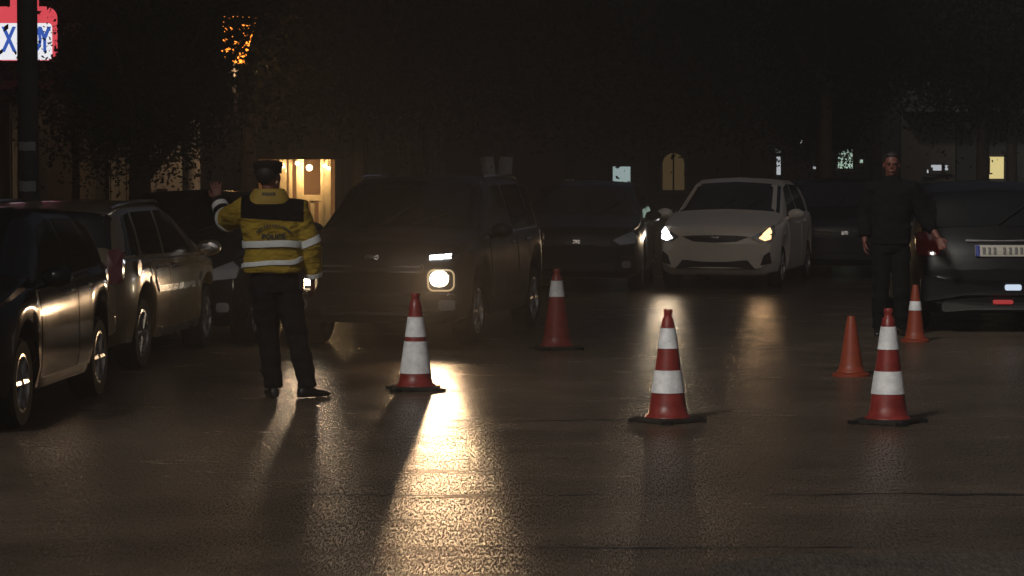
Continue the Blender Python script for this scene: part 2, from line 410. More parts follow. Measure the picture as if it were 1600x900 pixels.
MB().box((0.22, 0.06, 0.92), (0.05, 0.05, 0.40)).build('mullion', CREAM, booth)
cv = MB()
for k in range(9): cv.tube([(-0.62 + k * 0.03, 0.10 + 0.015 * (k % 2), 0.72), (-0.62 + k * 0.03, 0.10 + 0.015 * (k % 2), 1.75)], 0.022, 6)
cv.build('curtain', REDCURT, booth, True)
for x, z, r in ((-0.36, 1.66, 0.035), (-0.13, 1.70, 0.03), (0.06, 1.63, 0.05), (0.30, 1.66, 0.03), (0.36, 1.62, 0.025)):
    bl = MB().ball((x, -0.06, z), r, 10, 7).build('bulb', BULB, booth, True)
    MB().tube([(x, -0.06, z + r), (x, -0.06, 1.78)], 0.005, 5).build('cord', TRIM, bl)
for x, y in ((0.05, 0.4), (-0.25, 0.3)):
    ld = bpy.data.lights.new('bulb_light', 'POINT'); ld.energy = 24; ld.color = (1.0, 0.66, 0.32); ld.shadow_soft_size = 0.06
    lo = bpy.data.objects.new('bulb_light', ld); COL.objects.link(lo); lo.parent = booth; lo.location = (x, y - 0.62 if x > 0 else y, 1.6)

# blade sign
SIGN_R = lit('sign_red', (1.0, 0.1, 0.13), 0.75); SIGN_W = lit('sign_white', (0.95, 0.95, 1.0), 1.0); SIGN_B = lit('sign_blue', (0.05, 0.14, 0.62), 0.75)
sg = W(38, 58, 35.5)
sign = thing('shop_sign', 'lit red and white shop sign with blue letters behind the utility pole', 'sign', sg, 0)
def rrect(w, h, r, n=6, z=0, cx=0, cz=0):
    pts = []
    for (sx, sz, a0) in ((1, 1, 0), (-1, 1, 90), (-1, -1, 180), (1, -1, 270)):
        for k in range(n + 1):
            a = R(a0 + 90 * k / n); pts.append((cx + sx * (w / 2 - r) + r * math.cos(a), z, cz + sz * (h / 2 - r) + r * math.sin(a)))
    return pts
def slab(mb, pts, y0, y1):
    n = len(pts); mb.loft([[Vector((p[0], y0, p[2])) for p in pts], [Vector((p[0], y1, p[2])) for p in pts]]); return mb
slab(MB(), rrect(0.80, 0.66, 0.13, cz=0.04), 0.0, 0.16).build('cabinet', SIGN_R, sign)
slab(MB(), rrect(0.72, 0.45, 0.05, cz=-0.06), -0.012, 0.0).build('face', SIGN_W, sign)
slab(MB(), rrect(0.33, 0.36, 0.02, cx=0.01, cz=0.54), 0.01, 0.15).build('crest', SIGN_R, sign)
MX = Matrix.Rotation(R(90), 4, 'X')
for s, x in (('X', -0.17), ('I', -0.045), ('O', 0.145), ('Y', 0.27)):
    t = text_mesh('letter', s, 0.36, SIGN_B, sign, Matrix.Translation((x, -0.016, -0.05)) @ Matrix.Diagonal((0.62, 1, 1.15, 1)) @ MX, 0.002, bold=0.012)
MB().box((-0.75, 0.08, 0.1), (0.72, 0.05, 0.05)).build('bracket', DARK, sign)

# ------------------------------------------------------------------ cars
def smooth_profile(pts, k=0.07):
    pts = sorted(pts)
    def lin(x):
        if x <= pts[0][0]: return pts[0][1]
        for (x0, z0), (x1, z1) in zip(pts, pts[1:]):
            if x <= x1: return z0 + (z1 - z0) * (x - x0) / (x1 - x0)
        return pts[-1][1]
    lo, hi = pts[0][0], pts[-1][0]
    def f(x):
        kk = min(k, x - lo, hi - x); kk = max(kk, 0.0)
        return sum(lin(x + kk * t) * w for t, w in ((-1, 1), (-.66, 2), (-.33, 3), (0, 4), (.33, 3), (.66, 2), (1, 1))) / 16.0
    return f
def sstep(a, b, x):
    t = max(0, min(1, (x - a) / (b - a))); return t * t * (3 - 2 * t)

class Car:
    def __init__(s, root, L, Wd, top, belt, clear, axles, r, paint, tumble=0.32, bow=0.17):
        s.root, s.L, s.W, s.clear, s.axles, s.r, s.paint, s.tumble, s.bow_k = root, L, Wd, clear, axles, r, paint, tumble, bow
        s.T = smooth_profile(top, 0.08); s.B = smooth_profile(belt, 0.1)
        s.body()
    def bow(s, x, y):
        k = sstep(s.L / 2 - 0.95, s.L / 2, abs(x)); return -math.copysign(1, x) * s.bow_k * k * (min(1.1, abs(y) / (s.W / 2))) ** 2.4
    def zb(s, x):
        z = s.clear + 0.10 * sstep(s.L / 2 - 0.12, s.L / 2, abs(x))
        for a in s.axles:
            q = (s.r + 0.06) ** 2 - (x - a) ** 2
            if q > 0: z = max(z, s.r + math.sqrt(q))
        return z
    def ring(s, x):
        T = s.T(x); zb = s.zb(x); bz = min(s.B(x), T - 0.025); bz = max(bz, zb + 0.06)
        e = max(0, (abs(x) - (s.L / 2 - 0.7)) / 0.7); hw = s.W / 2 * (1 - 0.13 * e ** 2.6)
        wr = 0.925 * hw - s.tumble * max(0, T - bz); g = T - bz
        H = bz - zb
        return [(0, zb), (0.82 * hw, zb), (0.955 * hw, zb + min(.05, H * .3)), (0.995 * hw, zb + 0.28 * H), (hw, zb + 0.6 * H), (0.992 * hw, zb + 0.82 * H), (0.965 * hw, bz - 0.012),
                (0.93 * hw, bz + 0.006), (0.93 * hw * .45 + wr * .55 + 0.012, bz + 0.5 * g), (wr + 0.01, T - min(0.075, .42 * g)), (wr - min(0.06, .3 * wr), T - min(0.022, g * .2)), (0.5 * wr, T - 0.002), (0, T + 0.012)]
    def P(s, x, v, side=1):
        r = s.ring(x); i = min(int(v), 11); t = v - i
        y = r[i][0] + (r[i + 1][0] - r[i][0]) * t; z = r[i][1] + (r[i + 1][1] - r[i][1]) * t
        return Vector((x + s.bow(x, y), side * y, z))
    def N(s, x, v, side=1):
        h = 0.012; x0 = max(-s.L / 2 + .001, x - h); x1 = min(s.L / 2 - .001, x + h)
        a = s.P(x1, v, 1) - s.P(x0, v, 1); b = s.P(x, min(12, v + .05), 1) - s.P(x, max(0, v - .05), 1)
        n = a.cross(b)
        if n.length < 1e-9: return Vector((0, side, 0))
        n.normalize()
        c = Vector((0, 0, .55)); p = s.P(x, v, 1) - Vector((x * .8, 0, .5))
        if n.dot(p) < 0: n = -n
        return Vector((n.x, n.y * side, n.z))
    def body(s):
        L = s.L; xs = [-L / 2 + t for t in (0, .012, .03, .06, .1, .15)]; x = -L / 2 + 0.2
        while x < L / 2 - 0.19: xs.append(x); x += 0.05
        xs += [L / 2 - t for t in (.15, .1, .06, .03, .012, 0)]
        m = MB(); rings = []
        for x in xs:
            r = s.ring(x)
            rings.append([Vector((x + s.bow(x, y), y, z)) for y, z in r] + [Vector((x + s.bow(x, y), -y, z)) for y, z in r[-2:0:-1]])
        m.loft(rings, True, False)
        for x in (xs[0], xs[-1]):                      # closed ends, curved in plan
            r = s.ring(x); fr = [-1, -.8, -.6, -.4, -.2, 0, .2, .4, .6, .8, 1]
            vs = [(x + s.bow(x, y * f), y * f, z) for y, z in r for f in fr]; n = len(fr)
            m.add(vs, [(i * n + j, i * n + j + 1, (i + 1) * n + j + 1, (i + 1) * n + j) for i in range(len(r) - 1) for j in range(n - 1)])
        me = mesh('body', m.v, m.f); b = bmesh.new(); b.from_mesh(me); bmesh.ops.remove_doubles(b, verts=b.verts, dist=0.0015)
        bmesh.ops.dissolve_degenerate(b, edges=b.edges, dist=0.0005); bmesh.ops.recalc_face_normals(b, faces=b.faces); b.to_mesh(me); b.free()
        s.bodyo = link('body', me, s.paint, s.root, True, 42)
    def panel(s, name, quad, v0, v1, m, side=1, off=0.004, nx=10, nv=5, parent=None, label=None):
        """quad = x at (bottom rear, bottom front, top rear, top front)"""
        vs = []
        for j in range(nv + 1):
            t = j / nv; v = v0 + (v1 - v0) * t; xa = quad[0] + (quad[2] - quad[0]) * t; xb = quad[1] + (quad[3] - quad[1]) * t
            for i in range(nx + 1):
                x = xa + (xb - xa) * i / nx; vs.append(s.P(x, v, side) + s.N(x, v, side) * off)
        n = nx + 1; k = len(vs)
        fs = [(j * n + i, j * n + i + 1, (j + 1) * n + i + 1, (j + 1) * n + i) for j in range(nv) for i in range(nx)]
        # a rim back to the bodywork gives the panel its thickness
        edge = [i for i in range(n)] + [j * n + nx for j in range(1, nv + 1)] + [nv * n + i for i in range(nx - 1, -1, -1)] + [j * n for j in range(nv - 1, 0, -1)]
        base = []
        for e in edge:
            j, i = divmod(e, n); t = j / nv; v = v0 + (v1 - v0) * t; xa = quad[0] + (quad[2] - quad[0]) * t; xb = quad[1] + (quad[3] - quad[1]) * t
            x = xa + (xb - xa) * i / nx; base.append(s.P(x, v, side) - s.N(x, v, side) * 0.004)
        vs += base; q = len(edge)
        fs += [(edge[i], edge[(i + 1) % q], k + (i + 1) % q, k + i) for i in range(q)]
        o = MB().add(vs, fs).build(name, m, parent or s.root, True, 35)
        if label: o['label'] = label
        return o
    def screen(s, name, x0, x1, va, m, off=0.005, nx=8):
        """glass across the car between two stations (windscreen, rear window)"""
        cols = [(va + (12 - va) * t, 1) for t in (0, .2, .45, .7, 1)]; cols = cols + [(v, -1) for v, _ in cols[-2::-1]]
        vs = []
        for i in range(nx + 1):
            x = x0 + (x1 - x0) * i / nx
            for v, sd_ in cols: vs.append(s.P(x, v, sd_) + s.N(x, min(v, 11.6), sd_) * off)
        n = len(cols)
        return MB().add(vs, [(i * n + j, i * n + j + 1, (i + 1) * n + j + 1, (i + 1) * n + j) for i in range(nx) for j in range(n - 1)]).build(name, m, s.root, True, 60)
    def xend(s, z, front=True):
        """station where the outline reaches height z"""
        h = s.L / 2
        if z <= s.T(h - 1e-4 if front else -h + 1e-4): return h if front else -h
        for k in range(200):
            x = h - k * 0.005
            if s.T(x if front else -x) >= z: return x if front else -x
        return h if front else -h
    def face(s, y, z, off=0.0, front=True):
        x = s.xend(z, front); k = 1 if front else -1
        return Vector((x + s.bow(x, y) + k * off, y, z))
    def plate(s, name, poly, m, off=0.01, depth=0.08, front=True, parent=None, label=None):
        """an outlined piece (y, z) standing proud of the front or rear"""
        a = [s.face(y, z, off, front) for y, z in poly]; k = 1 if front else -1
        cy = sum(p[0] for p in poly) / len(poly); cz = sum(p[1] for p in poly) / len(poly)
        c = s.face(cy, cz, off, front); b = [p - Vector((k * depth, 0, 0)) for p in a]; n = len(a)
        mid = [s.face((y + cy) / 2, (z + cz) / 2, off + 0.002, front) for y, z in poly]
        vs = a + b + mid + [c]
        fs = [(i, (i + 1) % n, n + (i + 1) % n, n + i) for i in range(n)] + [(i, (i + 1) % n, 2 * n + (i + 1) % n, 2 * n + i) for i in range(n)] + [(2 * n + i, 2 * n + (i + 1) % n, 3 * n) for i in range(n)]
        o = MB().add(vs, fs).build(name, m, parent or s.root, True, 35)
        if label: o['label'] = label
        return o
    def wheels(s, rim=RIM, spokes=6):
        tw = 0.2
        for a in s.axles:
            for side in (1, -1):
                yo = side * (s.W / 2 - 0.03 - tw / 2)
                pr = [(s.r * .66, -tw / 2), (s.r * .93, -tw / 2), (s.r, -tw / 2 + .03), (s.r, tw / 2 - .03), (s.r * .93, tw / 2), (s.r * .66, tw / 2)]
                w = MB().lathe(pr, 28, 'Y', (0, 0, 0), closed=True)
                w.lathe([(s.r * .645, -.06), (s.r * .645, .04)], 24, 'Y')
                wo = w.build('wheel', RUBBER, s.root, True, 35); wo.location = (a, yo, s.r)
                rm = MB(); y1 = side * (tw / 2 - .004)
                rm.lathe([(s.r * .69, y1 - side * .02), (s.r * .69, y1), (s.r * .60, y1 + side * .004), (s.r * .58, y1 - side * .03)], 28, 'Y', closed=True)
                rm.lathe([(0.001, y1 - side * .01), (s.r * .16, y1 - side * .01), (s.r * .17, y1 - side * .04), (0.001, y1 - side * .04)], 14, 'Y', closed=True)
                for k in range(spokes):
                    an = 2 * math.pi * k / spokes; c, sn = math.cos(an), math.sin(an)
                    p0 = Vector((c * s.r * .12, y1 - side * .02, sn * s.r * .12)); p1 = Vector((c * s.r * .62, y1 - side * .014, sn * s.r * .62))
                    rm.tube([p0, p1], [s.r * .085, s.r * .07], 6)
                ro = rm.build('rim', rim, wo, True, 35)
    def mirror(s, x, z, paint, out=0.14):
        for side in (1, -1):
            y = side * (abs(s.P(x, 7.0).y) + out)
            m = MB().ball((x, y, z + .07), (0.075, 0.115, 0.075), 14, 9)
            m.tube([(x - .01, side * (abs(y) - out - .02), z), (x, y, z + .04)], [0.03, 0.025], 8)
            mo = m.build('wing_mirror', paint, s.root, True, 60)
            MB().ball((x - .07, y, z + .07), (0.012, 0.095, 0.058), 12, 7).build('mirror_glass', CHROME, mo, True)
    def handles(s, doors, m=CHROME):
        pass

def rpoly(cy, cz, w, h, r, n=4):
    return [(p[0], p[2]) for p in rrect(w, h, min(r, w / 2 - .001, h / 2 - .001), n, 0, cy, cz)]

def car_common(c, xw0, xw1, xr0, xr1, wins, doors, paint, handle, wind_v=9.25):
    c.screen('windscreen', xw0, xw1, wind_v, GLASS)
    c.screen('rear_window', xr0, xr1, wind_v, GLASS)
    for side in (1, -1):
        for q in wins: c.panel('side_window', q, 7.12, 8.93, GLASS, side, 0.004)
        for q in doors:
            d = c.panel('door', q, 2.3, 6.75, paint, side, 0.0045, 14, 8)
            x = q[0] + 0.2; y = c.P(x, 5.2, side)
            MB().tube([c.P(x - .09, 5.45, side) + Vector((0, side * .018, 0)), c.P(x, 5.45, side) + Vector((0, side * .032, 0)), c.P(x + .09, 5.45, side) + Vector((0, side * .018, 0))], 0.013, 8).build('handle', handle, d, True)
    c.mirror(xw0 - 0.28, c.B(xw0 - .28), paint)
    for side in (1, -1):            # wipers
        a = c.P(xw0 + 0.03, 11.6, side) + Vector((0.03, 0, .02)); 
        b = c.P((xw0 + xw1) / 2 + .08, 10.6 if side > 0 else 11.8, 1 if side > 0 else 1) + Vector((0.02, 0, .018))
        MB().tube([a, b], 0.008, 5).build('wiper', TRIM, c.root)

def spot(parent, loc, energy, col, size=70, down=5, rad=0.05, toe=0.0):
    ld = bpy.data.lights.new('headlight_beam', 'SPOT'); ld.energy = energy; ld.color = col; ld.spot_size = R(size); ld.spot_blend = 1.0; ld.shadow_soft_size = rad
    lo = bpy.data.objects.new('headlight_beam', ld); COL.objects.link(lo); lo.parent = parent; lo.location = loc
    d = Vector((math.cos(R(down)) * math.cos(R(toe)), math.cos(R(down)) * math.sin(R(toe)), -math.sin(R(down)))); lo.rotation_euler = d.to_track_quat('-Z', 'Y').to_euler()
    return lo

BEAM_W = lit('headlamp_warm', (1.0, 0.86, 0.62), 25.0)
BEAM_C = lit('headlamp_cool', (0.95, 0.95, 0.95), 18.0)
BEAM_O = lit('headlamp_orange', (1.0, 0.55, 0.24), 3.0)
DRLM = lit('daylight_lamp', (0.93, 0.97, 1.0), 14.0)
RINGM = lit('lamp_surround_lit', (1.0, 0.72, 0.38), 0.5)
P_BLACK = mat('paint_black', (0.004, 0.004, 0.0045), 0.38, 0.0, coat=0.25, spec=.3, rvar=0.05, vscale=3)
P_DARK = mat('paint_dark_grey', (0.008, 0.008, 0.009), 0.13, 0.0, coat=0.0, spec=.22, rvar=.03, vscale=3)
P_WHITE = mat('paint_white', (0.9, 0.82, 0.7), 0.35, 0.0, coat=0.6, var=0.06, vscale=2)
P_CHAMP = mat('paint_champagne', (0.3, 0.225, 0.13), 0.22, 0.25, coat=0.5, var=0.06, vscale=2)
P_BLUE = mat('paint_dark_blue', (0.006, 0.007, 0.012), 0.35, 0.1, coat=0.4)

def facing(px, py, yaw_left):
    """a car whose front is towards the camera; yaw_left turns its nose to the left of the picture"""
    return R(-90) - R(yaw_left)

# --- dark SUV with both lamps burning
root = thing('suv_car', 'black SUV facing the camera with dazzling stacked headlights', 'car', (0, 0, 0), 0)
suv = Car(root, 4.16, 1.78, [(2.08, .74), (2.05, .90), (1.95, 1.0), (1.5, 1.07), (1.05, 1.13), (.38, 1.55), (.05, 1.62), (-1.2, 1.62), (-1.72, 1.52), (-1.95, 1.15), (-2.04, .95), (-2.08, .74)],
          [(2.08, .9), (1.0, 1.02), (-2.08, 1.08)], 0.24, (1.3, -1.28), 0.335, P_BLACK, 0.26)
car_common(suv, 1.02, 0.34, -1.93, -1.66, [(-0.33, 0.72, -0.28, 0.22), (-1.2, -0.42, -1.15, -0.36), (-1.72, -1.28, -1.5, -1.24)], [(-0.36, 0.82, -0.36, 0.82), (-1.02, -0.4, -1.22, -0.4)], P_BLACK, CHROME)
suv.wheels(RIM)
suv.plate('grille', rpoly(0, .76, 1.0, .1, .04), GRILLE, 0.008)
for dz in (.735, .785): suv.plate('grille_bar', rpoly(0, dz, .96, .016, .008), CHROME, 0.014)
suv.plate('bumper_trim', rpoly(0, .46, 1.5, .2, .06), TRIM, 0.02)
suv.plate('lower_intake', rpoly(0, .47, .9, .13, .04), GRILLE, 0.028)
suv.plate('skid_plate', rpoly(0, .345, 1.0, .05, .02), RIM_DARK, 0.03)
for side in (1, -1):
    hl = suv.plate('headlight', rpoly(side * .665, .66, .27, .23, .06), TRIM, 0.014)
    fr = [(y, z) for y, z in rpoly(side * .665, .655, .235, .195, .055)]
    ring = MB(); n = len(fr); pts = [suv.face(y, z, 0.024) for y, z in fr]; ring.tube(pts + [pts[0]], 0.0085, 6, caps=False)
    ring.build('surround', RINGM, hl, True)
    suv.plate('lamp', rpoly(side * .65, .67, .165, .145, .07, 6), BEAM_W, 0.03, parent=hl)
    dr = suv.plate('running_light', [(side * y, z) for y, z in ((.54, .845), (.80, .872), (.80, .905), (.54, .872))], TRIM, 0.016)
    for k in range(3):
        y0 = .555 + k * .066
        suv.plate('diode', [(side * y, z + .08 * (y0 - .54)) for y, z in ((y0, .848), (y0 + .058, .851), (y0 + .058, .892), (y0, .889))], DRLM, 0.022, parent=dr)
    fg = suv.plate('fog_lamp', rpoly(side * .72, .42, .15, .10, .03), LENS, 0.03)
    suv.plate('trim_bar', rpoly(side * .72, .52, .14, .018, .008), RIM, 0.03)
    suv.plate('tail_light', rpoly(side * .72, .95, .24, .16, .04), REDLENS, 0.012, front=False)
    MB().tube([suv.P(x, 9.75, side) + Vector((0, 0, .035)) for x in (-1.35, -1.2, -.6, 0, .1)], [.012, .016, .016, .016, .012], 8).build('roof_rail', CHROME, root, True)
    suv.panel('sill_trim', (-0.9, 0.9, -0.9, 0.9), 1.95, 2.75, TRIM, side, 0.01)
    suv.panel('window_trim', (-1.75, .8, -1.75, .8), 6.82, 7.06, CHROME, side, 0.006, 20, 2)
suv.plate('rear_plate', rpoly(0, .8, .52, .11, .01), PALE, 0.012, front=False)
suv.plate('badge', rpoly(0, .87, .14, .05, .02), CHROME, 0.012)
mr = MB().box((0.42, 0, 1.43), (0.03, 0.22, 0.06)); mr.build('rear_view_mirror', TRIM, root)
YAW_SUV = 12.5
root.rotation_euler.z = facing(0, 0, YAW_SUV)
fc = G(583, 545)
root.location = fc - Matrix.Rotation(root.rotation_euler.z, 3, 'Z') @ Vector((2.0, 0, 0))
for side in (1, -1): spot(root, (2.06, side * .62, .67), 240 if side > 0 else 22, (1.0, 0.62, 0.33), 52, 3, 0.06, 9.0 if side > 0 else 0.0)

# --- white hatchback
root = thing('hatchback_car', 'white hatchback facing the camera with its headlights on', 'car', (0, 0, 0), 0)
wh = Car(root, 3.95, 1.70, [(1.975, .62), (1.95, .76), (1.85, .86), (1.45, .96), (1.02, 1.05), (.2, 1.43), (-.2, 1.5), (-1.0, 1.48), (-1.6, 1.36), (-1.8, 1.05), (-1.92, .85), (-1.975, .65)],
         [(1.975, .8), (1.0, .93), (-1.975, 1.0)], 0.19, (1.2, -1.25), 0.30, P_WHITE, 0.3)
car_common(wh, 0.99, 0.17, -1.78, -1.54, [(-0.35, 0.62, -0.3, 0.10), (-1.25, -0.44, -1.1, -0.38)], [(-0.38, 0.78, -0.38, 0.78), (-0.98, -0.42, -1.2, -0.42)], P_WHITE, P_WHITE)
wh.wheels(RIM)
wh.plate('grille', [(-.46, .72), (-.3, .655), (0, .64), (.3, .655), (.46, .72), (.3, .735), (0, .74), (-.3, .735)], GRILLE, 0.012)
wh.plate('badge', rpoly(0, .70, .12, .045, .02), CHROME, 0.02)
wh.plate('lower_intake', [(-.55, .28), (.55, .28), (.45, .4), (-.45, .4)], GRILLE, 0.012)
for side in (1, -1):
    hl = wh.plate('headlight', [(side * y, z) for y, z in ((.50, .72), (.60, .645), (.76, .66), (.80, .76), (.76, .88), (.66, .80))], LENS, 0.016)
    wh.plate('lamp', [(side * y, z) for y, z in ((.60, .70), (.68, .665), (.755, .69), (.76, .79), (.725, .845), (.66, .78))], BEAM_C if side < 0 else BEAM_O, 0.024, parent=hl)
    wh.plate('fog_lamp', [(side * y, z) for y, z in ((.62, .33), (.76, .36), (.74, .52), (.66, .46))], GRILLE, 0.014)
    wh.plate('tail_light', rpoly(side * .68, .9, .18, .3, .05), REDLENS, 0.012, front=False)
wh.plate('rear_plate', rpoly(0, .62, .52, .11, .01), PALE, 0.012, front=False)
MB().tube([wh.P(-.9, 12) + Vector((0, 0, 0)), wh.P(-.9, 12) + Vector((-.12, 0, .16))], [.008, .004], 6).build('aerial', TRIM, root)
root.rotation_euler.z = facing(0, 0, 14.0)
fc = G(1118, 452)
root.location = fc - Matrix.Rotation(root.rotation_euler.z, 3, 'Z') @ Vector((1.9, 0, 0))
for side, e, colr in ((1, 8, (1, .6, .3)), (-1, 24, (1.0, .74, .46))): spot(root, (1.95, side * .66, .74), e, colr, 75, 5, 0.05)

# --- champagne estate at the left kerb, tail to the camera
root = thing('estate_car', 'champagne estate car parked at the left kerb, pale side towards the road', 'car', (0, 0, 0), 0)
es = Car(root, 4.05, 1.72, [(2.025, .62), (2.0, .78), (1.9, .88), (1.55, .95), (1.25, 1.02), (.35, 1.37), (.0, 1.43), (-1.2, 1.43), (-1.75, 1.36), (-1.92, 1.05), (-2.0, .85), (-2.025, .62)],
         [(2.025, .82), (1.2, .9), (-2.025, .96)], 0.2, (1.28, -1.26), 0.31, P_CHAMP, 0.28)
car_common(es, 1.2, 0.3, -1.9, -1.7, [(-0.3, 0.82, -0.25, 0.24), (-1.15, -0.39, -1.1, -0.33), (-1.72, -1.24, -1.5, -1.19)], [(-0.33, 0.9, -0.33, 0.9), (-0.98, -0.37, -1.2, -0.37)], P_CHAMP, CHROME)
es.wheels(RIM)
for side in (1, -1):
    es.panel('side_moulding', (-0.92, 0.93, -0.92, 0.93), 4.0, 4.35, TRIM if False else RIM, side, 0.016, 16, 2)
    es.panel('sill_trim', (-0.9, 0.9, -0.9, 0.9), 1.95, 2.5, RIM, side, 0.01, 12, 2)
    es.plate('tail_light', rpoly(side * .73, .9, .13, .3, .05), REDLENS, 0.008, front=False)
    es.plate('headlight', rpoly(side * .68, .72, .26, .16, .05), LENS, 0.012)
    MB().tube([es.P(x, 9.75, side) + Vector((0, 0, .04)) for x in (-1.6, -1.4, -.6, .05, .15)], [.012, .016, .016, .016, .012], 8).build('roof_rail', CHROME, root, True)
es.plate('number_plate', rpoly(0, .68, .52, .11, .01), PALE, 0.014, front=False)
es.plate('rear_bumper', rpoly(0, .43, 1.5, .2, .05), P_CHAMP, 0.03, front=False)
MB().lathe([(0.001, 0), (.07, .0), (.07, .008), (0.001, .01)], 16, 'Y', es.P(-1.55, 5.0, -1) + Vector((0, -.008, 0))).build('fuel_cap', P_CHAMP, root, True)
root.rotation_euler.z = R(90) - STREET
wl = G(217, 580)
root.location = wl + Vector((0, .25, 0)) - Matrix.Rotation(root.rotation_euler.z, 3, 'Z') @ Vector((-1.26, -.83, 0))

# --- further parked and standing cars, all dark
def dark_hatch(label, paint, rim=RIM_DARK):
    root = thing('hatchback_car', label, 'car')
    c = Car(root, 4.0, 1.74, [(2.0, .62), (1.97, .76), (1.87, .86), (1.45, .95), (1.0, 1.03), (.25, 1.4), (-.15, 1.47), (-1.0, 1.45), (-1.6, 1.33), (-1.84, 1.0), (-1.95, .85), (-2.0, .62)],
            [(2.0, .8), (1.0, .92), (-2.0, 1.0)], 0.19, (1.24, -1.26), 0.305, paint, 0.3)
    car_common(c, .97, .22, -1.82, -1.54, [(-0.35, 0.62, -0.3, 0.12), (-1.25, -0.44, -1.1, -0.38)], [(-0.38, 0.78, -0.38, 0.78), (-0.98, -0.42, -1.2, -0.42)], paint, CHROME)
    c.wheels(rim)
    c.plate('grille', rpoly(0, .66, .9, .09, .04), GRILLE, 0.01)
    c.plate('lower_intake', rpoly(0, .36, 1.0, .12, .04), GRILLE, 0.012)
    c.plate('badge', rpoly(0, .68, .1, .06, .02), CHROME, 0.018)
    for side in (1, -1):
        c.plate('headlight', [(side * y, z) for y, z in ((.48, .70), (.58, .64), (.78, .66), (.80, .76), (.74, .82), (.6, .76))], LENS, 0.014)
        c.plate('fog_lamp', rpoly(side * .66, .38, .12, .09, .03), LENS, 0.014)
        c.plate('tail_light', rpoly(side * .7, .88, .2, .26, .05), REDLENS, 0.012, front=False)
    return root, c
root, dc = dark_hatch('dark parked car half hidden between the estate car and the officer', P_DARK, RIM)
root.rotation_euler.z = R(-90) - STREET
q = G(398, 536)
root.location = q - Matrix.Rotation(root.rotation_euler.z, 3, 'Z') @ Vector((1.24, .84, 0))
root, dc = dark_hatch('black parked car cut off by the left edge, nearest of the parked row', P_DARK, RIM)
for side in (1, -1): dc.panel('window_trim', (-1.6, .7, -1.6, .7), 6.82, 7.06, CHROME, side, 0.006, 20, 2); dc.panel('sill_trim', (-0.9, 0.88, -0.9, 0.88), 1.95, 2.4, RIM_DARK, side, 0.01, 12, 2)
root.rotation_euler.z = R(-90) - R(3.7)
q = G(34, 670)
root.location = q - Matrix.Rotation(root.rotation_euler.z, 3, 'Z') @ Vector((1.24, .84, 0))
root, dc = dark_hatch('black car in shadow standing between the SUV and the white hatchback', P_BLACK)
root.rotation_euler.z = facing(0, 0, 6); q = G(925, 458); root.location = q + Vector((0, 2.0, 0))
root, dc = dark_hatch('dark car in the distance just right of the white hatchback', P_BLUE)
root.rotation_euler.z = facing(0, 0, 4); q = G(1335, 436); root.location = q + Vector((0, 2.0, 0))

# --- dark car at the right edge, tail towards the camera
root = thing('hatchback_car', 'black car at the right edge seen from behind with pale number plate', 'car')
rc = Car(root, 4.1, 1.78, [(2.05, .62), (2.02, .76), (1.9, .86), (1.5, .97), (1.05, 1.06), (.3, 1.46), (-.1, 1.55), (-1.1, 1.55), (-1.62, 1.45), (-1.88, 1.06), (-2.0, .9), (-2.05, .66)],
         [(2.05, .8), (1.0, .95), (-2.05, 1.03)], 0.2, (1.25, -1.28), 0.315, P_BLACK, 0.27)
car_common(rc, 1.02, .26, -1.86, -1.6, [(-0.35, 0.66, -0.3, 0.16), (-1.25, -0.44, -1.1, -0.38)], [(-0.38, 0.8, -0.38, 0.8), (-1.0, -0.42, -1.22, -0.42)], P_BLACK, P_BLACK)
rc.wheels(RIM_DARK)
PLATEW = mat('plate_white', (0.5, 0.47, 0.4), 0.5, var=0.1, vscale=12); PLATEB = mat('plate_blue', (0.02, 0.04, 0.25), 0.5); PLATEK = mat('plate_ink', (0.16, 0.15, 0.14), 0.5)
pl = rc.plate('number_plate', rpoly(0, .85, .52, .115, .012), PLATEW, 0.03, front=False)
rc.plate('country_band', rpoly(.236, .85, .045, .113, .01), PLATEB, 0.0335, depth=.01, front=False, parent=pl)
for k, yy in enumerate((.17, .115, .06, -.04, -.1, -.16, -.215)):
    rc.plate('character', rpoly(yy, .85, .032, .07, .006), PLATEK, 0.0335, depth=.008, front=False, parent=pl)
rc.plate('rear_bumper', rpoly(0, .46, 1.62, .26, .06), P_BLACK, 0.05, front=False)
rc.plate('lower_valance', rpoly(0, .27, 1.2, .1, .03), RIM_DARK, 0.05, front=False)
REV = lit('reversing_light', (0.7, 0.82, 1.0), 0.9); RFOG = lit('rear_fog_light', (1.0, 0.08, 0.08), 0.35)
rc.plate('reversing_light', rpoly(-.12, .475, .17, .06, .02), REV, 0.062, front=False)
rc.plate('fog_light', rpoly(-.02, .325, .2, .04, .015), RFOG, 0.062, front=False)
rc.plate('tailgate_trim', rpoly(0, .955, .7, .03, .01), CHROME, 0.02, front=False)
for side in (1, -1): rc.plate('tail_light', rpoly(side * .73, .92, .24, .24, .05), REDLENS, 0.014, front=False)
wp = MB().tube([rc.P(-1.85, 12) + Vector((-.03, 0, .01)), rc.P(-1.72, 11.2, -1) + Vector((-.03, 0, .02))], .008, 5); wp.build('rear_wiper', TRIM, root)
MB().tube([(-2.05, -.5, .27), (-2.14, -.5, .26)], .03, 10).build('exhaust', CHROME, root, True)
root.rotation_euler.z = R(90) - R(1)
q = G(1570, 521); root.location = q + Vector((0, 2.05, 0))

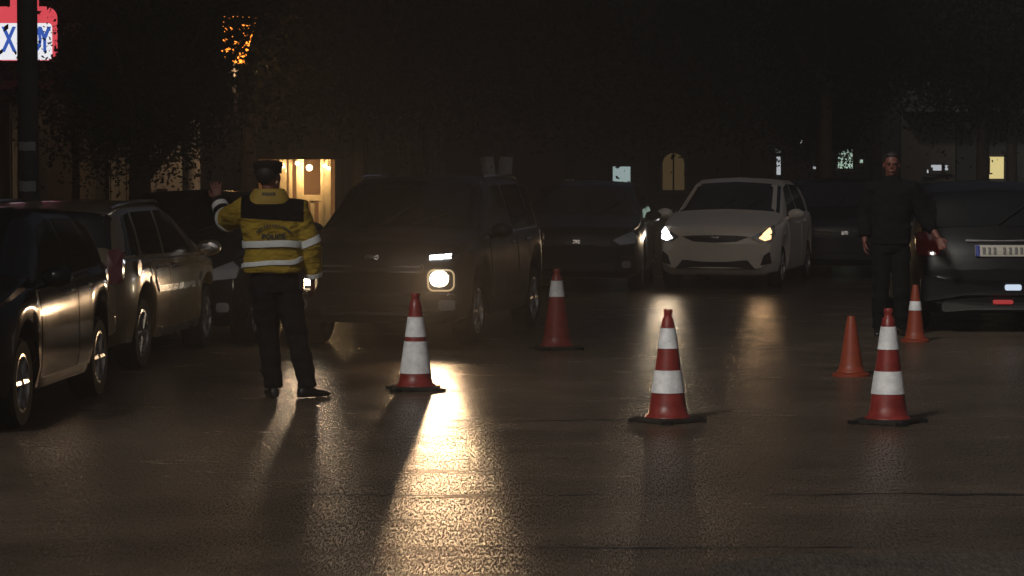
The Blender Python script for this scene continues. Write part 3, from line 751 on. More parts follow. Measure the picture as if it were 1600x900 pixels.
# ------------------------------------------------------------------ traffic cones
CONE_RED = mat('cone_red', (0.215, 0.024, 0.019), 0.42, var=0.3, vscale=11, rvar=.15, bump=0.1, bscale=50)
CONE_ORG = mat('cone_orange', (0.25, 0.042, 0.016), 0.5, var=0.15, vscale=14)
BAND = mat('reflective_white', (0.80, 0.83, 0.84), 0.5, var=0.28, vscale=13, rvar=.15)
def cone(label, px, py, h, rb, rt, base, bands, m, group=None, rz=0.0, square=True):
    g = G(px, py)
    t = thing('traffic_cone', label, 'traffic cone', g, rz, group)
    z0 = 0.035
    rad = lambda z: rb + (rt - rb) * (z - z0) / (h - z0)
    prof = [(rb * 1.16, z0), (rb * 1.12, z0 + .012), (rb, z0 + .022)]
    for k in range(1, 12): z = z0 + .03 + (h - z0 - .1) * k / 11; prof.append((rad(z), z))
    if h > .6: prof += [(rt * 1.02, h - .06), (rt * .85, h - .045), (rt * 1.0, h - .03), (rt * 1.05, h - .012), (rt * .9, h)]
    else: prof += [(rt, h - .02), (rt * .85, h)]
    MB().lathe(prof, 32).build('body', m, t, True, 50)
    for a, b in bands:
        MB().lathe([(rad(a) + .0035, a)] + [(rad(a + (b - a) * k / 4) + .004, a + (b - a) * k / 4) for k in range(5)] + [(rad(b) + .0035, b), (rad(b) - .004, b), (rad(a) - .004, a)], 32, closed=True).build('reflective_band', BAND, t, True, 50)
    if square:
        bm = bevelled(MB().box((0, 0, .018), (base, base, .034), 0, .94), .01, 2); bm.build('base', mat('cone_base_rubber', (.026, .023, .02), .85, spec=.1, var=.4, vscale=12, bump=.3), t)
        for sx in (-1, 1):
            for sy in (-1, 1): MB().box((sx * base * .46, sy * base * .46, .012), (.07, .07, .022), R(45)).build('foot', RUBBER, t)
    else: MB().lathe([(rb * 1.5, .0), (rb * 1.5, .02), (rb * 1.1, z0)], 32).build('base', m, t, True, 40)
    return t
cone('red cone with two broad white bands in front of the SUV headlight', 649, 610, .76, .135, .033, .37, ((.135, .385), (.42, .575)), CONE_RED, rz=R(8))
cone('red cone with two white bands, in the road before the white hatchback', 1044, 660, .78, .137, .031, .36, ((.205, .36), (.51, .65)), CONE_RED, rz=R(40))
cone('red cone with a single white band standing behind the others near the SUV', 870, 546, .76, .14, .034, .36, ((.50, .65),), CONE_RED, rz=R(20))
cone('red cone with two white bands on the right, directly in front of the standing man', 1389, 662, .79, .137, .031, .38, ((.205, .36), (.51, .665)), CONE_RED, rz=R(-30))
cone('small plain orange cone without bands, left of the standing man', 1331, 588, .50, .105, .035, .3, (), CONE_ORG, square=False)
cone('small orange cone with one white band beside the black car', 1431, 534, .56, .095, .03, .28, ((.31, .4),), CONE_ORG, square=False)

# ------------------------------------------------------------------ people
SKIN = mat('skin', (0.17, 0.06, 0.04), 0.55, var=0.08, vscale=20)
HAIR = mat('hair_dark', (0.012, 0.01, 0.009), 0.6, bump=.3, bscale=90)
NAVY = mat('navy_cloth', (0.010, 0.010, 0.013), 0.9, spec=.1, var=.2, vscale=20, bump=.3, bscale=120)
BLACKC = mat('black_cloth', (0.008, 0.008, 0.009), 0.9, spec=.1, var=.2, vscale=16, bump=.3, bscale=120)
SHOE = mat('black_leather', (0.014, 0.013, 0.012), 0.35)
YEL = mat('jacket_yellow', (0.32, 0.21, 0.026), 0.7, var=.14, vscale=9, bump=.35, bscale=28)
SILVER = mat('reflective_tape', (0.68, 0.7, 0.68), 0.5, var=.12, vscale=20)
INK = mat('print_dark', (0.03, 0.03, 0.035), 0.7)

def hand(mb, wrist, d, n, curl=0.35, thumb=1):
    """palm and five fingers: d along the hand, n out of the palm"""
    d = Vector(d).normalized(); n = Vector(n); n = (n - d * n.dot(d)).normalized(); s = d.cross(n) * thumb
    w = Vector(wrist)
    rings = []
    for t, hw, th in ((-.02, .026, .021), (.02, .032, .018), (.055, .041, .016), (.09, .042, .013)):
        rings.append([w + d * t + s * hw * math.cos(a) + n * th * math.sin(a) for a in [2 * math.pi * k / 12 for k in range(12)]])
    mb.loft(rings)
    for k, ln in enumerate((.068, .078, .073, .057)):
        b = w + d * .082 + s * (.0325 - .0215 * k)
        pts = [b]; dd = d + s * (.13 - .09 * k); cur = b
        for q, f in enumerate((.45, .32, .23)):
            ang = curl * (q + .6); v = (dd.normalized() * math.cos(ang) + n * math.sin(ang)); cur = cur + v * ln * f; pts.append(cur)
        mb.tube(pts, [.0098, .0094, .0086, .0068], 8)
    b = w + d * .022 + s * .026
    mb.tube([b, b + (s * .8 + d * .6 + n * .25).normalized() * .035, b + (s * .55 + d * .85 + n * .35).normalized() * .066, b + (s * .4 + d * .9 + n * .45).normalized() * .09], [.0135, .012, .0105, .0075], 8)

def head(mb, c, f, k=1.0):
    """c = centre of the skull, f = way the face looks; returns frame"""
    c = Vector(c); f = Vector(f).normalized(); up = Vector((0, 0, 1)); up = (up - f * up.dot(f)).normalized(); s = f.cross(up)
    def ell(o, rf, rs, ru, n=16, m=11):
        rings = []
        for i in range(m):
            t = 0.06 + (math.pi - .12) * i / (m - 1)
            rings.append([c + f * o[0] + s * o[1] + up * o[2] + (f * rf * math.cos(a) + s * rs * math.sin(a)) * math.sin(t) - up * ru * math.cos(t) for a in [2 * math.pi * q / n for q in range(n)]])
        mb.loft(rings)
    ell((-.012, 0, .018), .098, .077, .105)          # skull
    ell((.03, 0, -.045), .062, .06, .075)            # face
    ell((.058, 0, -.095), .03, .032, .026)           # chin
    ell((.018, .0, -.075), .055, .055, .05)          # jaw
    ell((.092, 0, -.022), .02, .013, .022)           # nose
    ell((.082, 0, .0), .014, .010, .028)
    ell((.076, .03, .022), .018, .024, .010); ell((.076, -.03, .022), .018, .024, .010)   # brow
    ell((.084, 0, -.064), .012, .024, .010)          # lips
    for q in (1, -1): ell((-.008, q * .079, -.018), .02, .010, .032)
    return c, f, s, up

def person_body(t, j, face_dir):
    b = MB()
    # trunk
    rings = []
    for z, rx, ry, cx, cy in j['torso']:
        rings.append([Vector((cx + rx * math.cos(a), cy + ry * math.sin(a), z)) for a in [2 * math.pi * k / 20 for k in range(20)]])
    b.loft(rings)
    hc = Vector(j['head'])
    b.tube([j['neck'], (Vector(j['neck']) + hc) / 2 + Vector((0, 0, -.02)), hc + Vector((0, 0, -.03))], [.062, .056, .055], 14)
    head(b, hc, face_dir)
    for sd_ in ('l', 'r'):
        A = [Vector(p) for p in j['arm_' + sd_]]
        b.tube([A[0], A[0].lerp(A[1], .5), A[1], A[1].lerp(A[2], .4), A[2]], [.052, .048, .04, .041, .027], 12)
        hd, hn, cu, th = j['hand_' + sd_]; hand(b, A[2], hd, hn, cu, th)
        Lg = [Vector(p) for p in j['leg_' + sd_]]
        b.tube([Lg[0], Lg[0].lerp(Lg[1], .5), Lg[1], Lg[1].lerp(Lg[2], .35), Lg[2]], [.085, .075, .055, .056, .04], 14)
        b.tube([Lg[2], Lg[2] + Vector((0, 0, -.05)) + Vector(j['toe_' + sd_]) * .06, Lg[2] + Vector((0, 0, -.065)) + Vector(j['toe_' + sd_]) * .14], [.04, .036, .025], 10)
    return remeshed(b, 'body', SKIN, t, 0.0055, 2, .5)

def wear_trousers(t, j, m, hem=.04):
    b = MB(); rings = []
    hz = j['hip_z']; top = j['torso']
    for z, k in ((hz - .12, 1.0), (hz - .03, 1.06), (hz + .06, 1.02), (hz + .14, .98)):
        rings.append([Vector((j['hip_x'] + .172 * k * math.cos(a), j['hip_y'] + .122 * k * math.sin(a), z)) for a in [2 * math.pi * q / 22 for q in range(22)]])
    b.loft(rings)
    for sd_ in ('l', 'r'):
        Lg = [Vector(p) for p in j['leg_' + sd_]]
        dn = Lg[2].lerp(Lg[1], -.02)
        b.tube([Lg[0] + Vector((0, 0, .02)), Lg[0].lerp(Lg[1], .3), Lg[0].lerp(Lg[1], .7), Lg[1], Lg[1].lerp(Lg[2], .35), Lg[1].lerp(Lg[2], .8), dn], [.108, .102, .088, .079, .08, .073, .072], 18)
    return remeshed(b, 'trousers', m, t, .011, 4, fold=.011)

def wear_shoes(t, j):
    for sd_ in ('l', 'r'):
        a = Vector(j['leg_' + sd_][2]); d = Vector(j['toe_' + sd_]).normalized(); s = d.cross(Vector((0, 0, 1)))
        rings = []
        for u, w, h in ((-.085, .02, .05), (-.075, .033, .075), (-.03, .038, .1), (.03, .042, .085), (.09, .047, .06), (.15, .046, .05), (.19, .034, .04), (.205, .012, .025)):
            rings.append([Vector((a.x, a.y, 0)) + d * u + s * w * math.cos(q) + Vector((0, 0, .004 + h * .5 + h * .5 * math.copysign(abs(math.sin(q)) ** .7, math.sin(q)))) for q in [2 * math.pi * k / 16 for k in range(16)]])
        MB().loft(rings).build('shoe', SHOE, t, True, 50)

def ring_loft(rows, n=26, e=0.85):
    """superellipse rings (z, rx, ry, cx, cy)"""
    out = []
    for z, rx, ry, cx, cy in rows:
        r = []
        for k in range(n):
            a = 2 * math.pi * k / n; c, s = math.cos(a), math.sin(a)
            r.append(Vector((cx + rx * math.copysign(abs(c) ** e, c), cy + ry * math.copysign(abs(s) ** e, s), z)))
        out.append(r)
    return out
def rows_at(rows, z):
    for a, b in zip(rows, rows[1:]):
        if a[0] <= z <= b[0]:
            t = (z - a[0]) / (b[0] - a[0]); return tuple(x + (y - x) * t for x, y in zip(a, b))
    return rows[0] if z < rows[0][0] else rows[-1]
def tape(rows, z0, z1, grow, n=40, wave=0.0, tilt=0.0, ph=0.0):
    """a strip of tape round the trunk, slightly creased"""
    def ringz(zf, g):
        r = []
        for k in range(n):
            a = 2 * math.pi * k / n; c, s = math.cos(a), math.sin(a); 
            z = zf + tilt * c + wave * (math.sin(3 * a + ph) + .6 * math.sin(5 * a + 1 + ph))
            _, rx, ry, cx, cy = rows_at(rows, z)
            r.append(Vector((cx + (rx + g) * math.copysign(abs(c) ** .85, c), cy + (ry + g) * math.copysign(abs(s) ** .85, s), z)))
        return r
    m = MB(); m.loft([ringz(z0, grow - .012), ringz(z0, grow), ringz((z0 + z1) / 2, grow + .002), ringz(z1, grow), ringz(z1, grow - .012)], True, False)
    return m
def sleeve_tape(a, b, t0, t1, r0, r1):
    a, b = Vector(a), Vector(b)
    return MB().tube([a.lerp(b, t0), a.lerp(b, (t0 + t1) / 2), a.lerp(b, t1)], [r0, (r0 + r1) / 2 + .001, r1], 20)

# --- the officer, back to the camera
J = dict(
    torso=[(.86, .15, .10, 0, 0), (.95, .155, .11, 0, 0), (1.08, .14, .10, -.005, 0), (1.25, .165, .115, -.01, .0), (1.40, .17, .105, -.02, 0), (1.47, .12, .08, -.03, .0), (1.52, .06, .06, -.035, .0)],
    neck=(-.035, .0, 1.47), head=(-.04, .03, 1.68), hip_x=0.0, hip_y=0.0, hip_z=.92,
    arm_l=[(-.205, .0, 1.42), (-.385, .19, 1.345), (-.46, .33, 1.50)], hand_l=((-.12, .35, .93), (0.1, .9, -.3), .12, 1),
    arm_r=[(.16, .0, 1.42), (.27, .02, 1.15), (.285, .09, .90)], hand_r=((.02, .12, -1), (-.9, .2, 0), .45, 1),
    leg_l=[(-.085, 0, .88), (-.045, .03, .46), (-.01, -.01, .085)], leg_r=[(.09, 0, .88), (.17, .035, .46), (.25, -.02, .085)],
    toe_l=(-.25, 1, 0), toe_r=(.75, .6, 0))
g = G(428, 622)
off = thing('person', 'person in yellow police jacket and black trousers with one arm raised', 'person', g, 0)
person_body(off, J, (-.15, 1, -.05))
wear_trousers(off, J, NAVY); wear_shoes(off, J)
JR = [(.955, .225, .165, -.01, 0), (1.0, .225, .165, -.01, 0), (1.1, .212, .158, -.008, 0), (1.2, .222, .162, -.008, 0), (1.3, .235, .165, -.012, 0), (1.38, .235, .155, -.02, .0), (1.44, .205, .13, -.026, .0), (1.49, .15, .105, -.032, .0), (1.525, .10, .09, -.036, .0)]
jm = MB().loft(ring_loft(JR))
aL, aR = [Vector(p) for p in J['arm_l']], [Vector(p) for p in J['arm_r']]
jm.tube([aL[0] + Vector((.07, 0, -.01)), aL[0], aL[0].lerp(aL[1], .5), aL[1].lerp(aL[0], -.03)], [.115, .112, .098, .088], 18)
jm.tube([aR[0] + Vector((-.07, 0, -.01)), aR[0] + Vector((.01, 0, 0)), aR[0].lerp(aR[1], .5), aR[1], aR[1].lerp(aR[2], .5), aR[2].lerp(aR[1], .08)], [.11, .112, .096, .086, .078, .066], 18)
jk = remeshed(jm, 'jacket', None, off, .011, 4, fold=.008)
def jacket_mat():
    m = bpy.data.materials.new('jacket_cloth'); m.use_nodes = True; nt = m.node_tree; p = nt.nodes['Principled BSDF']; Lk = nt.links
    p.inputs['Roughness'].default_value = .85; p.inputs['Specular IOR Level'].default_value = .08
    tc = nt.nodes.new('ShaderNodeTexCoord'); sp = nt.nodes.new('ShaderNodeSeparateXYZ'); Lk.new(tc.outputs['Object'], sp.inputs[0])
    def step(out, a, b):
        r = nt.nodes.new('ShaderNodeMapRange'); r.inputs['From Min'].default_value = a; r.inputs['From Max'].default_value = b; Lk.new(out, r.inputs['Value']); return r.outputs['Result']
    nz = nt.nodes.new('ShaderNodeTexNoise'); nz.inputs['Scale'].default_value = 9; nz.inputs['Detail'].default_value = 5; Lk.new(tc.outputs['Object'], nz.inputs['Vector'])
    # dark yoke across the shoulders, sewn edge dipping slightly to the right
    zz = nt.nodes.new('ShaderNodeMath'); zz.operation = 'MULTIPLY_ADD'; zz.inputs[1].default_value = .06; Lk.new(sp.outputs['X'], zz.inputs[0]); Lk.new(sp.outputs['Z'], zz.inputs[2])
    a = step(zz.outputs[0], 1.348, 1.352); bl = step(sp.outputs['X'], -.245, -.24); br = step(sp.outputs['X'], .235, .23)
    m1 = nt.nodes.new('ShaderNodeMath'); m1.operation = 'MULTIPLY'; Lk.new(a, m1.inputs[0]); Lk.new(bl, m1.inputs[1])
    m2 = nt.nodes.new('ShaderNodeMath'); m2.operation = 'MULTIPLY'; Lk.new(m1.outputs[0], m2.inputs[0]); Lk.new(br, m2.inputs[1])
    cr = nt.nodes.new('ShaderNodeValToRGB'); cr.color_ramp.elements[0].position = .3; cr.color_ramp.elements[1].position = .7
    cr.color_ramp.elements[0].color = (.27, .18, .022, 1); cr.color_ramp.elements[1].color = (.37, .255, .035, 1); Lk.new(nz.outputs['Fac'], cr.inputs['Fac'])
    mx = nt.nodes.new('ShaderNodeMix'); mx.data_type = 'RGBA'; Lk.new(m2.outputs[0], mx.inputs[0]); Lk.new(cr.outputs['Color'], mx.inputs[6]); mx.inputs[7].default_value = (.005, .0045, .005, 1)
    Lk.new(mx.outputs[2], p.inputs['Base Color'])
    mp = nt.nodes.new('ShaderNodeMapping'); mp.inputs['Scale'].default_value = (1, 1, 2.6); Lk.new(tc.outputs['Object'], mp.inputs['Vector'])
    n2 = nt.nodes.new('ShaderNodeTexNoise'); n2.inputs['Scale'].default_value = 9; n2.inputs['Detail'].default_value = 3; Lk.new(mp.outputs['Vector'], n2.inputs['Vector'])
    b = nt.nodes.new('ShaderNodeBump'); b.inputs['Strength'].default_value = .7; b.inputs['Distance'].default_value = .05; Lk.new(n2.outputs['Fac'], b.inputs['Height']); Lk.new(b.outputs['Normal'], p.inputs['Normal'])
    return m
jk.data.materials.append(jacket_mat())
tape(JR, 1.145, 1.195, .014, wave=.004, tilt=.004).build('reflective_band', SILVER, jk, True)
tape(JR, 1.01, 1.045, .013, wave=.006, tilt=.022, ph=1.5).build('reflective_band', SILVER, jk, True)
sleeve_tape(aR[0], aR[1], .80, .98, .099, .097).build('sleeve_band', SILVER, jk, True)
sleeve_tape(aR[1], aR[2], .80, .93, .078, .074).build('cuff_band', SILVER, jk, True)
sleeve_tape(aL[0], aL[1], .93, 1.05, .098, .092).build('sleeve_band', SILVER, jk, True)
fs = MB().tube([aL[1], aL[1].lerp(aL[2], .35), aL[1].lerp(aL[2], .8), aL[1].lerp(aL[2], .97)], [.075, .066, .056, .052], 18); fs.build('forearm_sleeve', NAVY, jk, True)
sleeve_tape(aL[1], aL[2], .52, .74, .067, .063).build('cuff_band', SILVER, jk, True)
cl = MB(); cl.loft(ring_loft([(1.47, .165, .12, -.036, .0), (1.50, .16, .118, -.036, .0), (1.545, .14, .112, -.036, .005), (1.58, .118, .108, -.036, .012), (1.585, .105, .098, -.036, .012), (1.55, .10, .09, -.036, .01)]), True, False)
cl.build('collar', YEL, jk, True, 60)
# lettering printed on the back and collar
def on_back(x, z, rows=JR):
    _, rx, ry, cx, cy = rows_at(rows, z); c = max(-1, min(1, (x - cx) / rx)); k = (1 - abs(c) ** (2 / .85)) ** (.85 / 2); return cy - ry * k
def back_text(s, size, x, z, parent, m, arc=0.0, off_=.018, rows=JR):
    t = text_mesh('lettering', s, size, m, parent, Matrix.Identity(4), .0005, bold=.002)
    for v in t.data.vertices:
        X, Z = v.co.x + x, v.co.y + z - arc * v.co.x ** 2; v.co = Vector((X, on_back(X, Z, rows) - off_ + v.co.z, Z))
    return t
back_text('POLICE', .055, .01, 1.226, jk, INK)
ar = MB()
for k in range(15):
    a = R(160 - k * 10); x = .01 + .13 * math.cos(a); z = 1.235 + .075 * math.sin(a); w = .007
    y = on_back(x, z) - .018
    ar.box((x, y, z), (.012, .003, .014 + .004 * (k % 3)), 0)
ar.build('emblem_arc', INK, jk)
CR = [(1.50, .16, .118, -.036, .0), (1.545, .14, .112, -.036, .005), (1.58, .118, .108, -.036, .012)]
back_text('POLICE', .03, -.03, 1.545, jk, INK, off_=.003, rows=CR)
hm = MB(); hm.ball((-.05, .015, 1.705), (.093, .11, .102), 18, 11); remeshed(hm, 'hair', HAIR, off, .012, 2)
cp = MB(); cp.lathe([(.103, 0), (.105, .035), (.118, .06), (.11, .085), (.06, .1), (.001, .103)], 24, c=(-.045, .02, 1.70)); cp.box((-.062, .125, 1.705), (.15, .09, .008), R(8))
cp.build('cap', NAVY, off, True, 40)
MB().loft(ring_loft([(.94, .178, .128, 0, 0), (.945, .186, .135, 0, 0), (.985, .186, .135, 0, 0), (.99, .178, .128, 0, 0)]), True, False).build('belt', SHOE, off, True)
hs = bevelled(MB().box((.205, .0, .9), (.045, .1, .17)), .012, 2); hs.build('holster', SHOE, off)

# --- the second person, facing the camera
K = dict(
    torso=[(.90, .15, .10, 0, 0), (1.0, .155, .11, 0, 0), (1.14, .145, .10, 0, 0), (1.32, .17, .115, 0, 0), (1.47, .175, .105, 0, 0), (1.54, .12, .08, 0, 0), (1.58, .06, .06, 0, 0)],
    neck=(0, .0, 1.54), head=(.0, .02, 1.745), hip_x=0.0, hip_y=0.0, hip_z=.97,
    arm_l=[(-.20, .0, 1.49), (-.34, -.02, 1.21), (-.47, .10, .99)], hand_l=((-.35, .35, -.85), (.3, .8, .2), .5, -1),
    arm_r=[(.20, .0, 1.49), (.265, -.02, 1.2), (.275, .07, .96)], hand_r=((.0, .15, -1), (-.9, .1, 0), .5, 1),
    leg_l=[(-.09, 0, .93), (-.105, .03, .49), (-.12, -.01, .085)], leg_r=[(.09, 0, .93), (.10, .03, .49), (.115, -.01, .085)],
    toe_l=(-.2, 1, 0), toe_r=(.2, 1, 0))
g = G(1392, 524)
man = thing('person', 'person in dark clothes standing behind the cones by the black car', 'person', g, R(180))
person_body(man, K, (.1, 1, -.08))
wear_trousers(man, K, BLACKC); wear_shoes(man, K)
KR = [(.93, .20, .15, 0, 0), (1.05, .198, .148, 0, 0), (1.18, .2, .15, 0, 0), (1.34, .222, .155, 0, 0), (1.45, .225, .145, 0, 0), (1.51, .19, .12, 0, 0), (1.56, .13, .1, 0, 0), (1.59, .085, .08, 0, 0)]
km = MB().loft(ring_loft(KR))
for sd_ in ('l', 'r'):
    A = [Vector(p) for p in K['arm_' + sd_]]; inn = Vector((.07 if sd_ == 'l' else -.07, 0, -.01))
    km.tube([A[0] + inn, A[0], A[0].lerp(A[1], .5), A[1], A[1].lerp(A[2], .5), A[2].lerp(A[1], .2 if sd_ == 'r' else .35)], [.11, .108, .09, .08, .07, .058], 18)
coat = remeshed(km, 'jacket', BLACKC, man, .011, 4, fold=.011)
MB().loft(ring_loft([(1.55, .13, .105, 0, 0), (1.6, .098, .092, 0, .0), (1.625, .09, .088, 0, .005), (1.625, .08, .078, 0, .005), (1.58, .08, .078, 0, 0)]), True, False).build('collar', BLACKC, coat, True)
hm = MB(); hm.ball((.0, -.008, 1.785), (.088, .1, .088), 18, 11); hm.ball((.0, .06, 1.835), (.07, .04, .03), 14, 8); remeshed(hm, 'hair', HAIR, man, .011, 2)
EYE = mat('eye', (.03, .02, .015), .2)
for s in (-1, 1): MB().ball((s * .031 + .008, .105, 1.742), (.013, .008, .008), 10, 7).build('eye', EYE, man, True)
ml = MB().ball((.01, .118, 1.673), (.024, .006, .005), 10, 7); ml.build('mouth', mat('lips', (.26, .08, .06), .5), man, True)

# ------------------------------------------------------------------ pole, orange lantern
POLE = mat('utility_pole', (0.05, 0.047, 0.042), .8, var=.3, vscale=5, bump=.4, bscale=25)
PAPER = mat('paper', (0.36, 0.36, 0.36), .8, var=.12, vscale=9)
pp = W(45, 240, 29.6)
pole = thing('utility_pole', 'dark utility pole with two pale stickers on the left pavement', 'pole', (pp.x, pp.y, .13))
MB().tube([(0, 0, 0), (0, 0, 2.5), (.0, 0, 5), (0, 0, 7.5)], [.115, .105, .1, .085], 20).build('shaft', POLE, pole, True, 50)
for zc, h, x0 in ((1.795, .09, .0), (1.385, .105, .02)):
    st = MB(); vs = []
    for k in range(7):
        a = R(-90) + (k / 6 - .5) * 1.75 + x0
        for z in (zc - h / 2, zc + h / 2): vs.append((.112 * math.cos(a), .112 * math.sin(a), z + .004 * math.sin(k * 1.7)))
    MB().add(vs, [(2 * k, 2 * k + 2, 2 * k + 3, 2 * k + 1) for k in range(6)]).build('sticker', PAPER, pole, True)
MB().box((0, 0, 7.2), (1.4, .08, .1)).build('crossarm', POLE, pole)
for x in (-.6, -.2, .2, .6): MB().lathe([(.03, 7.25), (.045, 7.3), (.03, 7.36), (.04, 7.4), (.001, 7.43)], 12, c=(x, 0, 0)).build('insulator', PALE, pole, True)
LANT = lit('orange_lantern', (1.0, 0.27, 0.03), 3.5)
lp = W(368, 72, 40.35)
lamp = thing('street_lamp', 'orange street lantern glowing through the leaves above the officer', 'street lamp', (lp.x, lp.y, .13))
MB().tube([(0, 0, 0), (0, 0, .6), (0, 0, 3.1)], [.08, .05, .04], 14).build('post', DARK, lamp, True)
hd = MB().lathe([(.14, 3.0), (.31, 3.6), (.31, 3.62), (.14, 2.98)], 6, closed=True); hd.build('lantern_glass', LANT, lamp)
ld = bpy.data.lights.new('lantern_light', 'POINT'); ld.energy = 32; ld.color = (1.0, .6, .28); ld.shadow_soft_size = .15
lo = bpy.data.objects.new('lantern_light', ld); COL.objects.link(lo); lo.parent = lamp; lo.location = (0, -.1, 2.85)
MB().lathe([(.36, 3.62), (.22, 3.72), (.08, 3.8), (.001, 3.9)], 6).build('lantern_cap', DARK, lamp)

# ------------------------------------------------------------------ trees
BARK = mat('bark', (0.05, 0.042, 0.035), .9, var=.3, vscale=8, bump=.7, bscale=18)
LIME = mat('limewash', (0.82, 0.81, 0.78), .85, var=.25, vscale=5, bump=.6, bscale=14)
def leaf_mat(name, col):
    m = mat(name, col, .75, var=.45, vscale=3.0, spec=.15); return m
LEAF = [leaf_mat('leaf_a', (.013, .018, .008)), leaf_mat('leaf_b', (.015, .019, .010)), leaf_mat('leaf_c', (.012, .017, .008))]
def crown_mesh(seed, rx, rz, n_cl, n_lf, leaf):
    rnd = random.Random(seed); vs = []; fs = []
    for c in range(n_cl):
        while True:
            p = Vector((rnd.uniform(-1, 1), rnd.uniform(-1, 1), rnd.uniform(-1, 1)))
            if .25 < p.length < 1: break
        p = p * (.62 + .42 * rnd.random()) if rnd.random() < .8 else p
        cc = Vector((p.x * rx, p.y * rx, p.z * rz)); rr = rnd.uniform(.22, .5)
        for l in range(n_lf):
            q = Vector((rnd.gauss(0, 1), rnd.gauss(0, 1), rnd.gauss(0, .8))) * rr * .55 + cc
            a = Vector((rnd.gauss(0, 1), rnd.gauss(0, 1), rnd.gauss(-.3, .8))).normalized(); b = a.orthogonal().normalized()
            b = Matrix.Rotation(rnd.uniform(0, 6.28), 3, a) @ b; ln = leaf * rnd.uniform(.7, 1.3); w = ln * .26
            nn = a.cross(b) * w * .25; k = len(vs)
            vs += [q, q + a * ln * .45 + b * w + nn, q + a * ln, q + a * ln * .45 - b * w + nn]; fs.append((k, k + 1, k + 2, k + 3))
    return mesh('crown', vs, fs)
CROWNS = [crown_mesh(11 + i, 1.0, 1.0, 420, 62, .05) for i in range(3)]
def tree(label, px, d, h0, crx, crz, lean=0.0, lime=False, cr=0, group='street trees', fork=False, zbase=0.13, trunk_r=.13, spin=0.0):
    x = (px - 800) / FPX * d; top = h0 + crz * 1.1
    t = thing('street_tree', label, 'tree', (x, d, zbase), 0, group)
    rnd = random.Random(int(px * 7 + d))
    m = MB()
    if fork:
        m.tube([(0, 0, 0), (0, 0, .5)], [trunk_r * 1.3, trunk_r * 1.1], 14)
        for s in (-1, 1): m.tube([(s * .03, 0, .4), (s * .13, 0, .95), (s * .2, .02, 1.8), (s * .34, .05, 3.0), (s * .55, .1, 4.0)], [trunk_r, trunk_r * .95, trunk_r * .82, trunk_r * .6, trunk_r * .3], 14)
    else:
        m.tube([(0, 0, 0), (.02, 0, .15), (lean * .4, .02, h0 * .6), (lean, 0, h0 + .3), (lean * 1.3, 0, top)], [trunk_r * 1.35, trunk_r * 1.05, trunk_r * .9, trunk_r * .75, trunk_r * .25], 14)
        for k in range(6):
            a = k * 1.05 + rnd.random() * .6; z0 = h0 + .05 + .12 * k
            m.tube([(lean, 0, z0), (lean + math.cos(a) * crx * .35, math.sin(a) * crx * .35, z0 + .45), (lean + math.cos(a) * crx * .75, math.sin(a) * crx * .75, z0 + .55 + crz * .5)], [trunk_r * .5, trunk_r * .32, trunk_r * .12], 8)
    tk = m.build('trunk', BARK, t, True, 60)
    if lime:
        l = MB()
        if fork:
            for s in (-1, 1): l.tube([(s * .036, 0, .45), (s * .13, 0, .95), (s * .2, .02, 1.78)], [trunk_r * 1.03, trunk_r * .99, trunk_r * .86], 14)
        else: l.tube([(.02, 0, .12), (lean * .35, .02, h0 * .55)], [trunk_r * 1.1, trunk_r * .97], 14)
        l.build('limewash', LIME, tk, True)
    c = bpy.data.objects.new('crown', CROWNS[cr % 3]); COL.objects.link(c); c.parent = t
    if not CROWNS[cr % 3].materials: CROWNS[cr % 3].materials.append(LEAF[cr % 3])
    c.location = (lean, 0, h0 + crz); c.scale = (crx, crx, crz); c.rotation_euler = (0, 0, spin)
    return t
def put(label, v, u, *a, **k):
    p = S2(u, v); return tree(label, 800 + FPX * p.x / p.y, p.y, *a, **k)
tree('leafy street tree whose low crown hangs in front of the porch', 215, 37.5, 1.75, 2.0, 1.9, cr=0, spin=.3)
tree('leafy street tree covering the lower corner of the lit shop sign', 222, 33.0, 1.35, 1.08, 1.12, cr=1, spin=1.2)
tree('leafy street tree in front of the orange lantern above the officer', 392, 42.0, 2.05, 1.55, 1.9, cr=2, spin=2.2)
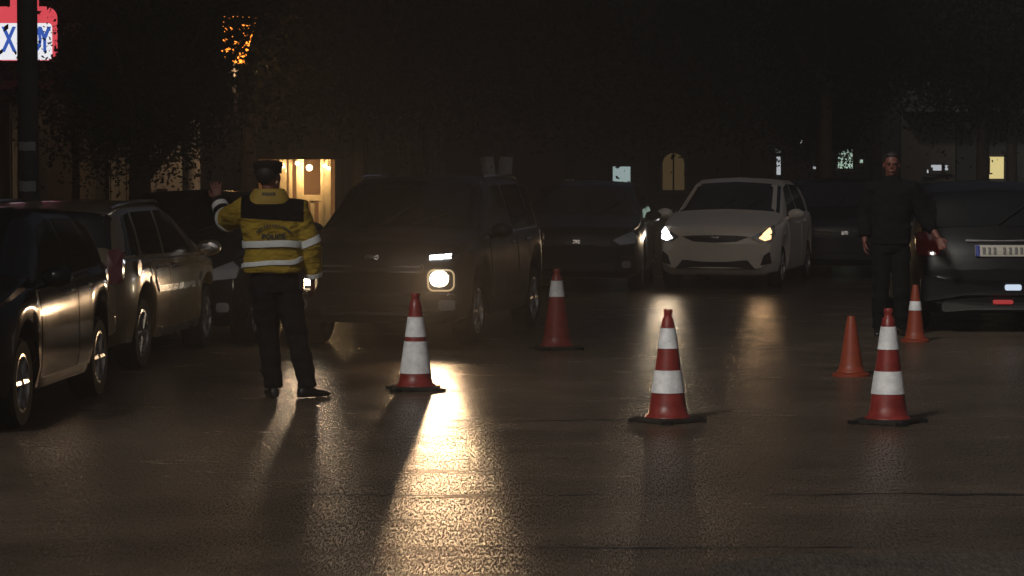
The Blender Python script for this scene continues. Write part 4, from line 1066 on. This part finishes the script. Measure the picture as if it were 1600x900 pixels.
tree('dark tree with crown spreading above the cafe booth and the SUV', 560, 47.0, 1.95, 2.1, 2.2, cr=1, spin=4.0)
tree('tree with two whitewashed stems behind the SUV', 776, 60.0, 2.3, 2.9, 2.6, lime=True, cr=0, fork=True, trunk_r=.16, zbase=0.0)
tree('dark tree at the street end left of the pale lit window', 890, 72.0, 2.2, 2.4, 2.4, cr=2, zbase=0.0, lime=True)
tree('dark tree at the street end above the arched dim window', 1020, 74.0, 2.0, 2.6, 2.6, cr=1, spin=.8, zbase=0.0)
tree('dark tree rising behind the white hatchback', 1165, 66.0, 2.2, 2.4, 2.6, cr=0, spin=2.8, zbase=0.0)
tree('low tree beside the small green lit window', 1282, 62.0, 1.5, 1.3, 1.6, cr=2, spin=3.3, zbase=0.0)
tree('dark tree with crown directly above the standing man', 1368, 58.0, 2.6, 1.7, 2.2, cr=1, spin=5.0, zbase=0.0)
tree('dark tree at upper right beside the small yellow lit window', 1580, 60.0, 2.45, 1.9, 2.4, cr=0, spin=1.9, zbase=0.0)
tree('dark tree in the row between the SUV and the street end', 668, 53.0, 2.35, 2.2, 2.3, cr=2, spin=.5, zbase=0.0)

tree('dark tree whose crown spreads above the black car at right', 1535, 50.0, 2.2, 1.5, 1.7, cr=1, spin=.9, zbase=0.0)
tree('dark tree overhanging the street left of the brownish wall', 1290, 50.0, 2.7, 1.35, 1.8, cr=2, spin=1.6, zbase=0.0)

# ------------------------------------------------------------------ scattering volume added to stand in for lens glare
hz = MB().box((0, 175, 15.25), (520, 570, 32.5)).build('glare_haze', None); hz['kind'] = 'stuff'
hmat = bpy.data.materials.new('glare_volume'); hmat.use_nodes = True; nt = hmat.node_tree; nt.nodes.clear()
ho = nt.nodes.new('ShaderNodeOutputMaterial'); hv = nt.nodes.new('ShaderNodeVolumePrincipled')
hv.inputs['Color'].default_value = (.9, .9, .92, 1); hv.inputs['Density'].default_value = 0.0042; hv.inputs['Anisotropy'].default_value = 0.55
nt.links.new(hv.outputs['Volume'], ho.inputs['Volume']); hz.data.materials.append(hmat)
